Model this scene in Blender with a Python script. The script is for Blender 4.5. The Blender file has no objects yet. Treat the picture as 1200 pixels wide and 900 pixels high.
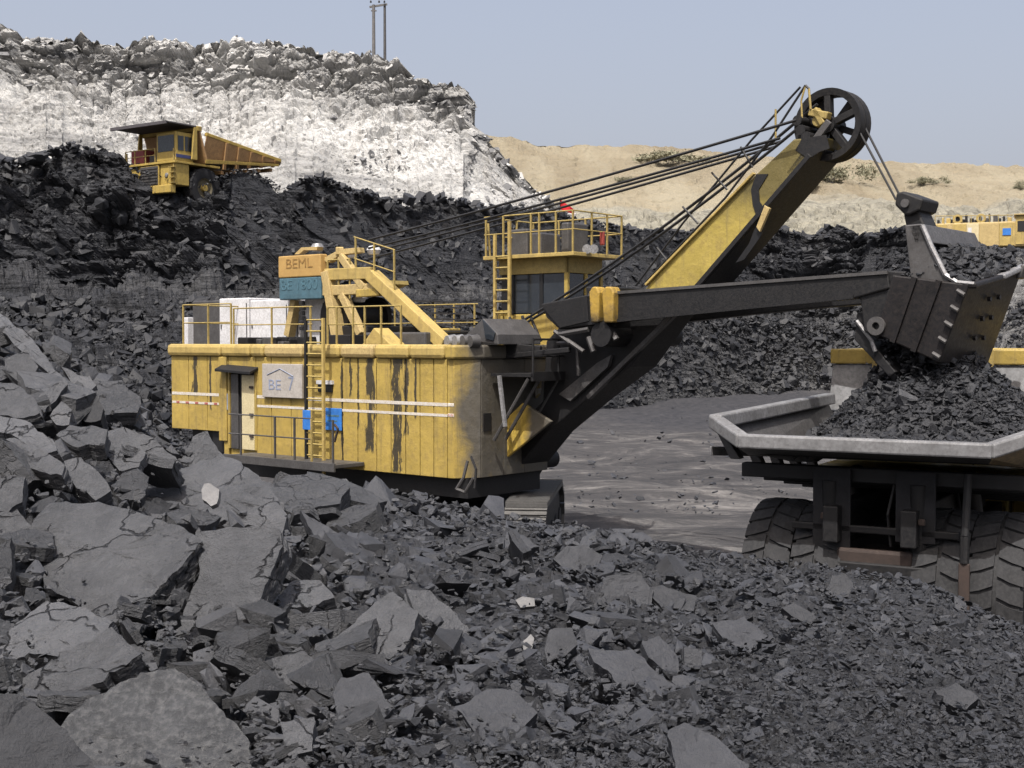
import bpy, bmesh, math, random
import numpy as np
from mathutils import Vector, Matrix, Euler

# ------------------------------------------------------------------ camera, world, sun, exposure
SC = bpy.context.scene
COL = SC.collection
EYE = np.array([0.0, 0.0, 5.2])
FPX = 1500.0                                  # focal length in pixels of the 1200 px wide photo
PITCH = math.atan(50.0 / FPX)
cam = bpy.data.cameras.new('camera'); camo = bpy.data.objects.new('camera', cam); COL.objects.link(camo)
cam.sensor_width = 36; cam.lens = 36 * FPX / 1200; cam.clip_start = 0.1; cam.clip_end = 6000
camo.location = EYE; camo.rotation_euler = (math.pi / 2 - PITCH, 0, 0)
SC.camera = camo
SUN_EL, SUN_AZ = math.radians(61), math.radians(197)      # azimuth clockwise from +Y (towards the sun)
sd = Vector((math.sin(SUN_AZ) * math.cos(SUN_EL), math.cos(SUN_AZ) * math.cos(SUN_EL), math.sin(SUN_EL)))
W = bpy.data.worlds.new('World'); SC.world = W; W.use_nodes = True
nt = W.node_tree; bg = nt.nodes['Background']
sky = nt.nodes.new('ShaderNodeTexSky'); sky.sky_type = 'NISHITA'; sky.sun_disc = False
sky.sun_elevation = SUN_EL; sky.sun_rotation = SUN_AZ
sky.air_density = 1.0; sky.dust_density = 10.0; sky.ozone_density = 0.4; sky.altitude = 200
# dusty air veils the whole dome, more so low over the horizon
tcw = nt.nodes.new('ShaderNodeTexCoord'); sxw = nt.nodes.new('ShaderNodeSeparateXYZ'); nt.links.new(tcw.outputs['Generated'], sxw.inputs[0])
rw = nt.nodes.new('ShaderNodeMapRange'); rw.inputs['From Min'].default_value = 0; rw.inputs['From Max'].default_value = .5; rw.inputs['To Min'].default_value = .72; rw.inputs['To Max'].default_value = .30
nt.links.new(sxw.outputs[2], rw.inputs['Value'])
mw = nt.nodes.new('ShaderNodeMix'); mw.data_type = 'RGBA'; nt.links.new(rw.outputs[0], mw.inputs[0]); nt.links.new(sky.outputs[0], mw.inputs[6]); mw.inputs[7].default_value = (2.42, 2.48, 2.84, 1)
nt.links.new(mw.outputs[2], bg.inputs[0]); bg.inputs[1].default_value = 0.15
sun = bpy.data.lights.new('sun', 'SUN'); suno = bpy.data.objects.new('sun', sun); COL.objects.link(suno)
sun.energy = 3.7; sun.angle = math.radians(0.53); sun.color = (1.0, 0.975, 0.935)
suno.rotation_euler = sd.to_track_quat('Z', 'Y').to_euler()
SC.view_settings.view_transform = 'Standard'; SC.view_settings.look = 'None'
SC.view_settings.exposure = 0.68; SC.view_settings.gamma = 1.0
SC.cycles.max_bounces = 5; SC.cycles.diffuse_bounces = 3; SC.cycles.transparent_max_bounces = 6

random.seed(7)
RNG = np.random.default_rng(11)

# ------------------------------------------------------------------ small helpers
def ray(px, py):
    c, s = math.cos(PITCH), math.sin(PITCH)
    x, y = px - 600.0, 450.0 - py
    return np.array([x, FPX * c + y * s, -FPX * s + y * c])
def at(px, py, Y):
    d = ray(px, py); return EYE + d * (Y / d[1])
def tag(o, label=None, cat=None, group=None, kind=None):
    if label: o['label'] = label
    if cat: o['category'] = cat
    if group: o['group'] = group
    if kind: o['kind'] = kind
    return o
def empty(name, loc, rz=0, parent=None):
    o = bpy.data.objects.new(name, None); COL.objects.link(o)
    o.location = loc; o.rotation_euler = (0, 0, rz); o.empty_display_size = 0.3
    if parent: o.parent = parent
    return o
def link(name, me, mat=None, parent=None):
    o = bpy.data.objects.new(name, me); COL.objects.link(o)
    if mat is not None and not me.materials: me.materials.append(mat)
    if parent: o.parent = parent
    return o
def np_mesh(name, V, F, smooth=False):
    """V (n,3), F (m,k) with constant k"""
    V = np.asarray(V, dtype=np.float32); F = np.asarray(F, dtype=np.int32)
    me = bpy.data.meshes.new(name); k = F.shape[1]
    me.vertices.add(len(V)); me.vertices.foreach_set('co', V.ravel())
    me.loops.add(F.size); me.loops.foreach_set('vertex_index', F.ravel())
    me.polygons.add(len(F)); me.polygons.foreach_set('loop_start', np.arange(0, F.size, k, dtype=np.int32))
    me.polygons.foreach_set('loop_total', np.full(len(F), k, dtype=np.int32))
    me.update(calc_edges=True)
    me.polygons.foreach_set('use_smooth', np.full(len(F), smooth, dtype=bool))
    return me
def vec_attr(me, name, vals):
    a = me.attributes.new(name, 'FLOAT', 'POINT'); a.data.foreach_set('value', np.asarray(vals, dtype=np.float32).ravel())

class MB:
    """collects shapes, then builds ONE mesh object"""
    def __init__(s): s.v = []; s.f = []
    def add(s, vs, fs):
        b = len(s.v); s.v += [tuple(map(float, p)) for p in vs]; s.f += [tuple(i + b for i in f) for f in fs]; return s
    def hexa(s, p):          # 8 corners: bottom 4 (ccw), top 4
        return s.add(p, [(3, 2, 1, 0), (4, 5, 6, 7), (0, 1, 5, 4), (1, 2, 6, 5), (2, 3, 7, 6), (3, 0, 4, 7)])
    def box(s, x0, x1, y0, y1, z0, z1):
        return s.hexa([(x0, y0, z0), (x1, y0, z0), (x1, y1, z0), (x0, y1, z0), (x0, y0, z1), (x1, y0, z1), (x1, y1, z1), (x0, y1, z1)])
    def beam(s, p, q, w, h, up=(0, 0, 1)):
        p, q = Vector(p), Vector(q); d = (q - p).normalized(); u = Vector(up)
        if abs(d.dot(u)) > .98: u = Vector((0, 1, 0))
        a = d.cross(u).normalized() * (w / 2); b = a.cross(d).normalized() * (h / 2)
        c = [p - a - b, p + a - b, q + a - b, q - a - b, p - a + b, p + a + b, q + a + b, q - a + b]
        return s.hexa(c)
    def tube(s, p, q, r, n=6, r2=None, cap=True):
        p, q = Vector(p), Vector(q); d = (q - p).normalized(); u = Vector((0, 0, 1)) if abs(d.z) < .9 else Vector((1, 0, 0))
        a = d.cross(u).normalized(); b = d.cross(a); r2 = r if r2 is None else r2
        vs = []
        for c, rr in ((p, r), (q, r2)):
            for i in range(n):
                t = 2 * math.pi * i / n; vs.append(c + (a * math.cos(t) + b * math.sin(t)) * rr)
        fs = [(i, (i + 1) % n, n + (i + 1) % n, n + i) for i in range(n)]
        if cap: fs += [tuple(reversed(range(n))), tuple(range(n, 2 * n))]
        return s.add(vs, fs)
    def path(s, pts, r, n=6):
        for a, b in zip(pts[:-1], pts[1:]): s.tube(a, b, r, n)
        return s
    def prism(s, poly, off):
        n = len(poly); off = Vector(off); a = [Vector(p) for p in poly]; b = [p + off for p in a]
        return s.add(a + b, [tuple(range(n)), tuple(reversed(range(n, 2 * n)))] + [(i, n + i, n + (i + 1) % n, (i + 1) % n) for i in range(n)])
    def ring(s, c, axis, prof, n=24, close=True):
        """prof: (radius, height along axis) closed loop swept round the axis"""
        c = Vector(c); d = Vector(axis).normalized(); u = Vector((0, 0, 1)) if abs(d.z) < .9 else Vector((1, 0, 0))
        a = d.cross(u).normalized(); b = d.cross(a); m = len(prof); vs = []
        for i in range(n):
            t = 2 * math.pi * i / n; e = a * math.cos(t) + b * math.sin(t)
            vs += [c + e * r + d * h for r, h in prof]
        fs = []
        for i in range(n):
            j = (i + 1) % n
            for k in range(m if close else m - 1):
                l = (k + 1) % m; fs.append((i * m + k, j * m + k, j * m + l, i * m + l))
        return s.add(vs, fs)
    def build(s, name, mat, parent=None, bevel=0, smooth=False, label=None):
        me = bpy.data.meshes.new(name); me.from_pydata(s.v, [], s.f)
        bm = bmesh.new(); bm.from_mesh(me); bmesh.ops.recalc_face_normals(bm, faces=bm.faces); bm.to_mesh(me); bm.free()
        if smooth: me.polygons.foreach_set('use_smooth', [True] * len(me.polygons))
        o = link(name, me, mat, parent)
        if bevel:
            m = o.modifiers.new('bevel', 'BEVEL'); m.width = bevel; m.segments = 2; m.limit_method = 'ANGLE'; m.angle_limit = math.radians(50)
        if smooth:
            try: me.set_sharp_from_angle(angle=math.radians(40))
            except Exception: pass
        if label: o['label'] = label
        return o

# ------------------------------------------------------------------ numpy noise
def _h(i, j, k, s):
    n = (i.astype(np.int64) * 374761393 + j.astype(np.int64) * 668265263 + k.astype(np.int64) * 2147483647 + s * 1274126177) & 0xffffffff
    n = ((n ^ (n >> 13)) * 1274126177) & 0xffffffff
    n = ((n ^ (n >> 16)) * 668265263) & 0xffffffff
    return ((n ^ (n >> 15)) & 0xffffff) / float(0xffffff)
def vnoise(P, s=0):
    I = np.floor(P).astype(np.int64); f = P - I; f = f * f * (3 - 2 * f); r = 0
    for a in (0, 1):
        for b in (0, 1):
            for c in (0, 1):
                w = (f[:, 0] if a else 1 - f[:, 0]) * (f[:, 1] if b else 1 - f[:, 1]) * (f[:, 2] if c else 1 - f[:, 2])
                r = r + w * _h(I[:, 0] + a, I[:, 1] + b, I[:, 2] + c, s)
    return r * 2 - 1
def fbm(P, o=4, s=0, g=.5):
    r = 0; a = 1
    for i in range(o):
        r = r + a * vnoise(P * 2.03 ** i + 17.3 * i, s + i); a *= g
    return r
def worley(P, s=0):
    """F1, F2, random value and random 2-vector of the nearest cell"""
    I = np.floor(P).astype(np.int64); n = len(P)
    d1 = np.full(n, 9.); d2 = np.full(n, 9.); cid = np.zeros(n); cx = np.zeros(n); off = np.zeros((n, 3))
    for a in (-1, 0, 1):
        for b in (-1, 0, 1):
            for c in (-1, 0, 1):
                J = I + np.array([a, b, c])
                q = np.stack([J[:, 0] + _h(J[:, 0], J[:, 1], J[:, 2], s + 1), J[:, 1] + _h(J[:, 0], J[:, 1], J[:, 2], s + 2), J[:, 2] + _h(J[:, 0], J[:, 1], J[:, 2], s + 3)], 1)
                e = P - q; d = np.sqrt((e * e).sum(1)); m = d < d1
                d2 = np.where(m, d1, np.minimum(d2, d)); d1 = np.where(m, d, d1)
                cid = np.where(m, _h(J[:, 0], J[:, 1], J[:, 2], s + 4), cid); cx = np.where(m, _h(J[:, 0], J[:, 1], J[:, 2], s + 5), cx)
                off[m] = e[m]
    return d1, d2, cid, cx, off
def blocks(P, s=0, tilt=1.3):
    """blocky, facetted relief: every cell is a plane of its own height and tilt, with a cleft between cells"""
    d1, d2, cid, cx, off = worley(P, s)
    h = cid - .5 + (cx - .5) * tilt * off[:, 0] + (cid * 7 % 1 - .5) * tilt * off[:, 2]
    return h - .5 * np.clip(1 - (d2 - d1) * 7, 0, 1)

# ------------------------------------------------------------------ materials
def mat_base(name, rough=.8, spec=.35):
    m = bpy.data.materials.new(name); m.use_nodes = True
    t = m.node_tree; b = t.nodes['Principled BSDF']; b.inputs['Roughness'].default_value = rough
    b.inputs['Specular IOR Level'].default_value = spec
    return m, t, b
def N(t, kind, **kw):
    n = t.nodes.new(kind)
    for k, v in kw.items(): setattr(n, k, v)
    return n
def coords(t, which='Object', scale=(1, 1, 1)):
    c = N(t, 'ShaderNodeTexCoord'); mp = N(t, 'ShaderNodeMapping'); mp.inputs['Scale'].default_value = scale
    t.links.new(c.outputs[which], mp.inputs[0]); return mp.outputs[0]
def noise(t, vec, scale, detail=6, rough=.6, dist=0):
    n = N(t, 'ShaderNodeTexNoise'); t.links.new(vec, n.inputs['Vector'])
    n.inputs['Scale'].default_value = scale; n.inputs['Detail'].default_value = detail
    n.inputs['Roughness'].default_value = rough; n.inputs['Distortion'].default_value = dist
    return n.outputs[0]
def ramp(t, fac, stops, interp='LINEAR'):
    r = N(t, 'ShaderNodeValToRGB'); r.color_ramp.interpolation = interp
    e = r.color_ramp.elements
    while len(e) < len(stops): e.new(.5)
    for el, (p, c) in zip(e, stops):
        el.position = p; el.color = (c, c, c, 1) if isinstance(c, (int, float)) else (*c, 1)
    t.links.new(fac, r.inputs[0]); return r.outputs[0]
def mix(t, fac, a, b, mode='MIX'):
    m = N(t, 'ShaderNodeMix', data_type='RGBA', blend_type=mode)
    for i, x in ((0, fac), (6, a), (7, b)):
        if hasattr(x, 'is_linked') or hasattr(x, 'links'): t.links.new(x, m.inputs[i])
        elif i == 0: m.inputs[0].default_value = x
        else: m.inputs[i].default_value = (*x, 1) if len(x) == 3 else x
    return m.outputs[2]
def bump(t, b, h, strength=.5, dist=.05):
    n = N(t, 'ShaderNodeBump'); n.inputs['Strength'].default_value = strength; n.inputs['Distance'].default_value = dist
    t.links.new(h, n.inputs['Height']); t.links.new(n.outputs[0], b.inputs['Normal'])
def math_(t, op, a, b=None, c=None):
    m = N(t, 'ShaderNodeMath', operation=op)
    for i, x in enumerate((a, b, c)):
        if x is None: continue
        if isinstance(x, (int, float)): m.inputs[i].default_value = x
        else: t.links.new(x, m.inputs[i])
    return m.outputs[0]
def attr(t, name):
    a = N(t, 'ShaderNodeAttribute'); a.attribute_name = name; return a.outputs['Fac']

def coal_mat(name, lo, hi, scale=1.0, rough=.62, spec=.4, dust=(.08, .08, .085), dusty=.35, bump_s=.5, bd=.02, lam=False):
    m, t, b = mat_base(name, rough, spec)
    v = coords(t, 'Object')
    oi = N(t, 'ShaderNodeObjectInfo')
    sh = N(t, 'ShaderNodeVectorMath', operation='ADD'); cmb = N(t, 'ShaderNodeCombineXYZ')
    r10 = math_(t, 'MULTIPLY', oi.outputs['Random'], 37.0)
    t.links.new(r10, cmb.inputs[0]); t.links.new(r10, cmb.inputs[1]); t.links.new(v, sh.inputs[0]); t.links.new(cmb.outputs[0], sh.inputs[1]); v = sh.outputs[0]
    n1 = noise(t, v, 1.3 * scale, 8, .62); n2 = noise(t, v, 9 * scale, 6, .7); n3 = noise(t, v, 45 * scale, 4, .7)
    c = ramp(t, n1, [(.3, lo), (.7, hi)])
    tint = math_(t, 'MULTIPLY_ADD', oi.outputs['Random'], .5, .75)
    c = mix(t, 1.0, c, tint, 'MULTIPLY')
    d = ramp(t, n2, [(.45, 0.0), (.75, 1.0)])
    c = mix(t, math_(t, 'MULTIPLY', d, dusty), c, dust)
    sp = ramp(t, n3, [(.62, 0.0), (.78, 1.0)])
    c = mix(t, math_(t, 'MULTIPLY', sp, .25), c, tuple(x * 1.6 for x in dust))
    t.links.new(c, b.inputs['Base Color'])
    h = math_(t, 'ADD', math_(t, 'MULTIPLY', n2, 1.0), math_(t, 'MULTIPLY', n3, .35))
    if lam:
        vv = coords(t, 'Object', (1, 1, 6)); h = math_(t, 'ADD', h, math_(t, 'MULTIPLY', noise(t, vv, 5 * scale, 4, .6, .6), .8))
    if lam:                                   # hairline bedding cracks
        wv = N(t, 'ShaderNodeVectorMath', operation='ADD'); t.links.new(v, wv.inputs[0]); nn = N(t, 'ShaderNodeTexNoise'); nn.inputs['Scale'].default_value = 1.7; nn.inputs['Detail'].default_value = 5; t.links.new(v, nn.inputs['Vector']); t.links.new(nn.outputs[1], wv.inputs[1])
        vo = N(t, 'ShaderNodeTexVoronoi', feature='DISTANCE_TO_EDGE'); vo.inputs['Scale'].default_value = 1.5; t.links.new(wv.outputs[0], vo.inputs['Vector'])
        cr = math_(t, 'MULTIPLY', ramp(t, vo.outputs['Distance'], [(.0, 1.), (.018, 0.)]), ramp(t, n1, [(.46, 0.), (.52, 1.)]))
        c = mix(t, math_(t, 'MULTIPLY', cr, .85), c, (.008, .008, .009)); t.links.new(c, b.inputs['Base Color']); h = math_(t, 'SUBTRACT', h, math_(t, 'MULTIPLY', cr, 1.2))
    bump(t, b, h, bump_s, bd)
    return m
M = {}
M['coal_near'] = coal_mat('coal_near', (.020, .021, .025), (.050, .051, .056), 1.6, bd=.03, bump_s=.7)
M['coal_slab'] = coal_mat('coal_slab', (.046, .047, .050), (.095, .095, .098), 1.2, dusty=.4, dust=(.13, .13, .134), bd=.05, bump_s=.95, lam=True)
M['coal_dark'] = coal_mat('coal_dark', (.012, .0125, .015), (.030, .031, .035), 1.6, dusty=.2, bd=.03, bump_s=.7)
M['coal_ground'] = coal_mat('coal_ground', (.016, .0165, .019), (.045, .045, .049), 1.5, dusty=.5, bd=.05, bump_s=1)
M['coal_mottled'] = coal_mat('coal_mottled', (.036, .037, .039), (.078, .079, .082), 3.0, dusty=.7, dust=(.17, .168, .163), bd=.03, bump_s=.8)
M['pale_stone'] = coal_mat('pale_stone', (.10, .10, .10), (.17, .167, .163), 4, dust=(.17, .165, .16), bd=.02)

def wall_mat():
    m, t, b = mat_base('coal_bench', .75, .3)
    v = coords(t, 'Object'); n1 = noise(t, v, .12, 6, .6); n2 = noise(t, v, 1.1, 7, .7); vs = coords(t, 'Object', (.25, .25, 2.2)); n3 = noise(t, vs, .9, 5, .65, .4)
    c = ramp(t, n2, [(.3, (.013, .014, .017)), (.72, (.048, .049, .054))])
    c = mix(t, ramp(t, n3, [(.5, 0.), (.7, .4)]), c, (.06, .06, .064))
    c = mix(t, math_(t, 'MULTIPLY', ramp(t, n1, [(.5, 0.), (.65, 1.)]), .3), c, (.085, .08, .074))
    g = mix(t, ramp(t, n2, [(.3, 0.), (.7, 1.)]), (.09, .086, .082), (.30, .29, .27))
    c = mix(t, attr(t, 'pale'), c, g)
    t.links.new(c, b.inputs['Base Color'])
    bump(t, b, math_(t, 'ADD', n2, n3), .9, .5)
    return m
M['bench'] = wall_mat()
def white_mat():
    m, t, b = mat_base('overburden', .9, .15)
    v = coords(t, 'Object'); n1 = noise(t, v, .09, 6, .6, .5); n2 = noise(t, v, .8, 8, .72)
    vs = coords(t, 'Object', (1.0, .12, .12)); n3 = noise(t, vs, .8, 6, .65)
    vb = coords(t, 'Object', (.10, .10, 1.6)); n4 = noise(t, vb, .55, 6, .65, .7)
    c = ramp(t, n1, [(.34, (.30, .297, .29)), (.58, (.56, .556, .54))])
    c = mix(t, ramp(t, n2, [(.46, 0.), (.64, .32)]), c, (.27, .265, .255))
    c = mix(t, math_(t, 'MULTIPLY', ramp(t, n3, [(.52, 0.), (.66, 1.)]), .45), c, (.30, .285, .26))
    dk = mix(t, ramp(t, n4, [(.40, 0.), (.6, 1.)]), (.085, .086, .09), (.42, .415, .40))
    c = mix(t, attr(t, 'dark'), c, dk)
    t.links.new(c, b.inputs['Base Color']); bump(t, b, n2, .9, .6)
    return m
M['white'] = white_mat()
def sand_mat():
    m, t, b = mat_base('sand_hill', .95, .1)
    v = coords(t, 'Object'); n1 = noise(t, v, .02, 7, .6, .6); n2 = noise(t, v, .3, 7, .7)
    vs = coords(t, 'Object', (1.0, .15, .15)); n3 = noise(t, vs, .12, 6, .65, .3)
    c = ramp(t, n1, [(.35, (.21, .175, .135)), (.65, (.30, .26, .205))])
    c = mix(t, ramp(t, n3, [(.45, 0.), (.62, .45)]), c, (.34, .305, .25))
    c = mix(t, ramp(t, n2, [(.55, 0.), (.72, .5)]), c, (.27, .22, .155))
    vb = coords(t, 'Object', (.2, .2, 1)); g = ramp(t, noise(t, v, .25, 8, .75, .3), [(.35, (.14, .135, .13)), (.62, (.34, .32, .285))])
    c = mix(t, attr(t, 'grey'), c, g)
    t.links.new(c, b.inputs['Base Color']); bump(t, b, n2, .8, 1.5)
    return m
M['sand'] = sand_mat()
def floor_mat():
    m, t, b = mat_base('pit_floor', .85, .25)
    v = coords(t, 'Object'); vs = coords(t, 'Object', (.5, 1.0, 1)); n1 = noise(t, vs, .26, 12, .80, 2.2); n2 = noise(t, v, 2.2, 8, .7); n3 = noise(t, v, .055, 4, .5)
    c = ramp(t, n1, [(.38, (.026, .026, .028)), (.52, (.064, .061, .060)), (.64, (.19, .180, .168))])
    c = mix(t, ramp(t, n2, [(.45, 0.), (.7, .75)]), c, (.055, .053, .053))
    c = mix(t, attr(t, 'coaly'), c, mix(t, ramp(t, n2, [(.4, 0.), (.75, 1.)]), (.028, .029, .033), (.07, .068, .072)))
    t.links.new(c, b.inputs['Base Color']); bump(t, b, math_(t, 'ADD', n1, n2), .8, .12)
    return m
M['floor'] = floor_mat()

def plain(name, col, rough=.6, metal=0, var=.25, dirt=None, dirt_amt=.4, scale=3, spec=.4, bs=.15):
    m, t, b = mat_base(name, rough, spec); b.inputs['Metallic'].default_value = metal
    v = coords(t, 'Object'); n1 = noise(t, v, scale, 7, .65, .3); n2 = noise(t, v, scale * 7, 5, .7)
    c = ramp(t, n1, [(.3, tuple(x * (1 - var) for x in col)), (.7, tuple(min(1, x * (1 + var)) for x in col))])
    if dirt: c = mix(t, math_(t, 'MULTIPLY', ramp(t, n2, [(.42, 0.), (.66, 1.)]), dirt_amt), c, dirt)
    t.links.new(c, b.inputs['Base Color'])
    t.links.new(ramp(t, n2, [(.3, rough * .8), (.7, min(1, rough * 1.25))]), b.inputs['Roughness'])
    bump(t, b, n2, bs, .02)
    return m
def yellow_mat(name, col, black_below=None, grimy_above=None, streaks=True, dirty=.5, edge=None, lo=0, hi=1):
    """worn machine paint: rust, soot, vertical run-off; 'edge' = object x where grey grime starts"""
    m, t, b = mat_base(name, .5, .4)
    v = coords(t, 'Object'); vs = coords(t, 'Object', (3.0, 3.0, .22))
    n1 = noise(t, v, 1.1, 7, .62, .2); n2 = noise(t, v, 6, 6, .7); n3 = noise(t, vs, 1.7, 6, .7); n4 = noise(t, v, 22, 3, .7)
    c = ramp(t, n1, [(.3, tuple(x * .78 for x in col)), (.7, tuple(x * 1.1 for x in col))])
    c = mix(t, math_(t, 'MULTIPLY', ramp(t, n2, [(.5, 0.), (.72, 1.)]), dirty), c, (.17, .115, .05))
    if streaks: c = mix(t, math_(t, 'MULTIPLY', ramp(t, n3, [(.52, 0.), (.68, 1.)]), dirty), c, (.13, .105, .06))
    c = mix(t, math_(t, 'MULTIPLY', ramp(t, n4, [(.68, 0.), (.72, 1.)]), .7), c, (.07, .04, .02))
    sx = N(t, 'ShaderNodeSeparateXYZ'); t.links.new(coords(t, 'Object'), sx.inputs[0])
    if edge is not None:
        e = math_(t, 'SUBTRACT', sx.outputs[0], edge); e = math_(t, 'ADD', math_(t, 'MULTIPLY', e, 1.1), math_(t, 'MULTIPLY', n1, .9))
        c = mix(t, math_(t, 'MULTIPLY', ramp(t, e, [(.36, 0.), (.66, 1.)]), .95), c, mix(t, n2, (.04, .038, .034), (.12, .112, .098)))
    if black_below is not None:
        e = math_(t, 'SUBTRACT', black_below, sx.outputs[2]); e = math_(t, 'ADD', math_(t, 'MULTIPLY', e, .8), n1)
        c = mix(t, ramp(t, e, [(.45, 0.), (.75, 1.)]), c, (.016, .016, .017))
    if grimy_above is not None:
        e = math_(t, 'ADD', math_(t, 'MULTIPLY', math_(t, 'SUBTRACT', sx.outputs[2], grimy_above), .9), n1)
        c = mix(t, math_(t, 'MULTIPLY', ramp(t, e, [(.35, 0.), (.8, 1.)]), .85), c, mix(t, n2, (.03, .026, .012), (.16, .13, .045)))
    t.links.new(c, b.inputs['Base Color'])
    t.links.new(ramp(t, n2, [(.35, .45), (.7, .8)]), b.inputs['Roughness']); bump(t, b, math_(t, 'ADD', n2, math_(t, 'MULTIPLY', n1, 3.5)), .35, .03)
    return m
YEL = (.44, .315, .075)
M['yellow'] = yellow_mat('yellow_paint', YEL)
M['yellow_clean'] = yellow_mat('yellow_paint_light', (.47, .345, .11), dirty=.4)
M['yellow_pale'] = plain('faded_yellow_paint', (.50, .38, .16), .6, var=.2, dirt=(.2, .12, .06), dirt_amt=.5)
M['yellow_rail'] = plain('railing_paint', (.38, .29, .09), .6, var=.25, dirt=(.13, .08, .04), dirt_amt=.6, scale=8)
M['steel_dark'] = plain('dark_grimy_steel', (.0085, .0085, .0095), .6, .1, .4, (.030, .027, .025), .45)
M['steel_grey'] = plain('worn_grey_steel', (.095, .092, .09), .5, .3, .3, (.06, .055, .05), .6)
M['steel_light'] = plain('bright_worn_steel', (.30, .30, .30), .45, .3, .3, (.12, .11, .10), .7)
M['bucket'] = plain('bucket_steel', (.013, .012, .0125), .5, .3, .4, (.034, .026, .023), .5, scale=2)
M['coal_left'] = coal_mat('coal_left', (.032, .033, .036), (.074, .074, .078), 1.5, bd=.03, bump_s=.8)
M['rust'] = plain('rusty_steel', (.045, .030, .024), .8, 0, .4, (.05, .04, .035), .6)
M['rope'] = plain('wire_rope', (.02, .02, .021), .6, .1, .2, scale=30)
M['rubber'] = plain('dusty_rubber', (.03, .03, .031), .85, 0, .3, (.075, .074, .073), .5, spec=.2)
M['rubber_dark'] = plain('dark_rubber', (.022, .022, .024), .8, 0, .3, (.05, .05, .05), .4, spec=.2)
M['white_paint'] = plain('white_paint', (.66, .66, .66), .5, 0, .12, (.28, .26, .24), .5)
M['cream'] = plain('cream_door_paint', (.62, .54, .32), .5, 0, .12, (.3, .2, .1), .4)
M['sign_grey'] = plain('faded_sign_board', (.42, .39, .35), .7, 0, .15, (.25, .23, .2), .5)
M['blue'] = plain('blue_board', (.02, .16, .52), .6, 0, .25, (.12, .25, .5), .4, scale=5)
M['orange'] = plain('orange_board', (.44, .285, .095), .6, 0, .15, (.4, .2, .06), .4)
M['teal'] = plain('teal_board', (.05, .115, .15), .6, 0, .3, (.10, .17, .2), .6, scale=6)
M['black'] = plain('black_paint', (.012, .012, .013), .5, 0, .2)
M['red'] = plain('red_cloth', (.5, .012, .02), .8, 0, .15)
M['glass'] = plain('dark_window_glass', (.022, .028, .035), .12, 0, .2, (.06, .06, .06), .25, spec=.6, bs=.02)
M['text'] = plain('faded_lettering', (.24, .27, .35), .7, 0, .2)
M['text_dark'] = plain('dark_lettering', (.20, .11, .03), .7, 0, .5, (.42, .27, .09), .8, scale=9)
M['text_pale'] = plain('pale_lettering', (.075, .16, .2), .7, 0, .4, (.05, .115, .15), .8, scale=8)
M['tray'] = plain('scoured_tray_steel', (.20, .20, .20), .55, .1, .35, (.08, .078, .075), .55, scale=2.2)
M['wood'] = plain('concrete_pole', (.13, .125, .12), .8)
# ================================================================== THE SETTING
def columns(tab, px):
    T = np.array(tab, dtype=float); return [np.interp(px, T[:, 0], T[:, k]) for k in range(1, T.shape[1])]
def zof(py, Y):                         # height at distance Y that shows on row py (camera geometry)
    s, c = math.sin(PITCH), math.cos(PITCH); q = 450.0 - np.asarray(py)
    return EYE[2] + (-FPX * s + q * c) / (FPX * c + q * s) * np.asarray(Y)

# ---- heap in front: distance -> row table per column
HY = [3.0, 4.0, 6.0, 8.0, 10.0, 12.0, 14.0, 16.0, 18.0]
HT = {
 -500: [1500, 1200, 760, 620, 540, 470, 400, 330, 310],
 0:    [1350, 1080, 830, 695, 600, 515, 445, 392, 374],
 60:   [1350, 1080, 840, 705, 610, 528, 462, 414, 404],
 120:  [1350, 1080, 850, 722, 628, 550, 492, 450, 448],
 200:  [1350, 1080, 865, 742, 650, 582, 536, 515, 530],
 300:  [1350, 1080, 870, 755, 668, 612, 580, 568, 590],
 400:  [1350, 1080, 872, 765, 690, 640, 604, 582, 574],
 500:  [1350, 1080, 875, 770, 700, 652, 617, 595, 586],
 600:  [1350, 1080, 880, 775, 705, 660, 632, 616, 608],
 700:  [1350, 1080, 885, 785, 720, 675, 647, 630, 622],
 800:  [1350, 1080, 890, 795, 730, 690, 662, 644, 650],
 900:  [1350, 1080, 895, 800, 740, 700, 674, 658, 690],
 1000: [1350, 1080, 897, 805, 750, 712, 682, 668, 700],
 1100: [1350, 1080, 900, 812, 762, 725, 694, 692, 730],
 1200: [1350, 1080, 902, 825, 782, 745, 738, 775, 830],
 1700: [1350, 1080, 910, 840, 800, 775, 800, 830, 860]}
HCOL = np.array(sorted(HT)); HROW = np.array([HT[c] for c in sorted(HT)], dtype=float)
HZ = np.stack([zof(HROW[:, k], HY[k]) for k in range(len(HY))], 1)
HZ = np.concatenate([HZ, HZ[:, -1:] * .45 + 0.1, HZ[:, -1:] * 0 - 0.6, HZ[:, -1:] * 0 - 2.0], 1); HYY = np.array(HY + [20.0, 23.0, 27.0])
def smoothstep_interp(x, xs):
    i = np.clip(np.searchsorted(xs, x) - 1, 0, len(xs) - 2); f = np.clip((x - xs[i]) / (xs[i + 1] - xs[i]), 0, 1); return i, f
def heap_z(X, Y):
    X = np.atleast_1d(np.asarray(X, float)); Y = np.atleast_1d(np.asarray(Y, float))
    px = 600 + FPX * X / np.maximum(Y, .5)
    i, f = smoothstep_interp(px, HCOL); j, g = smoothstep_interp(Y, HYY)
    return (HZ[i, j] * (1 - f) + HZ[i + 1, j] * f) * (1 - g) + (HZ[i, j + 1] * (1 - f) + HZ[i + 1, j + 1] * f) * g
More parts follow.
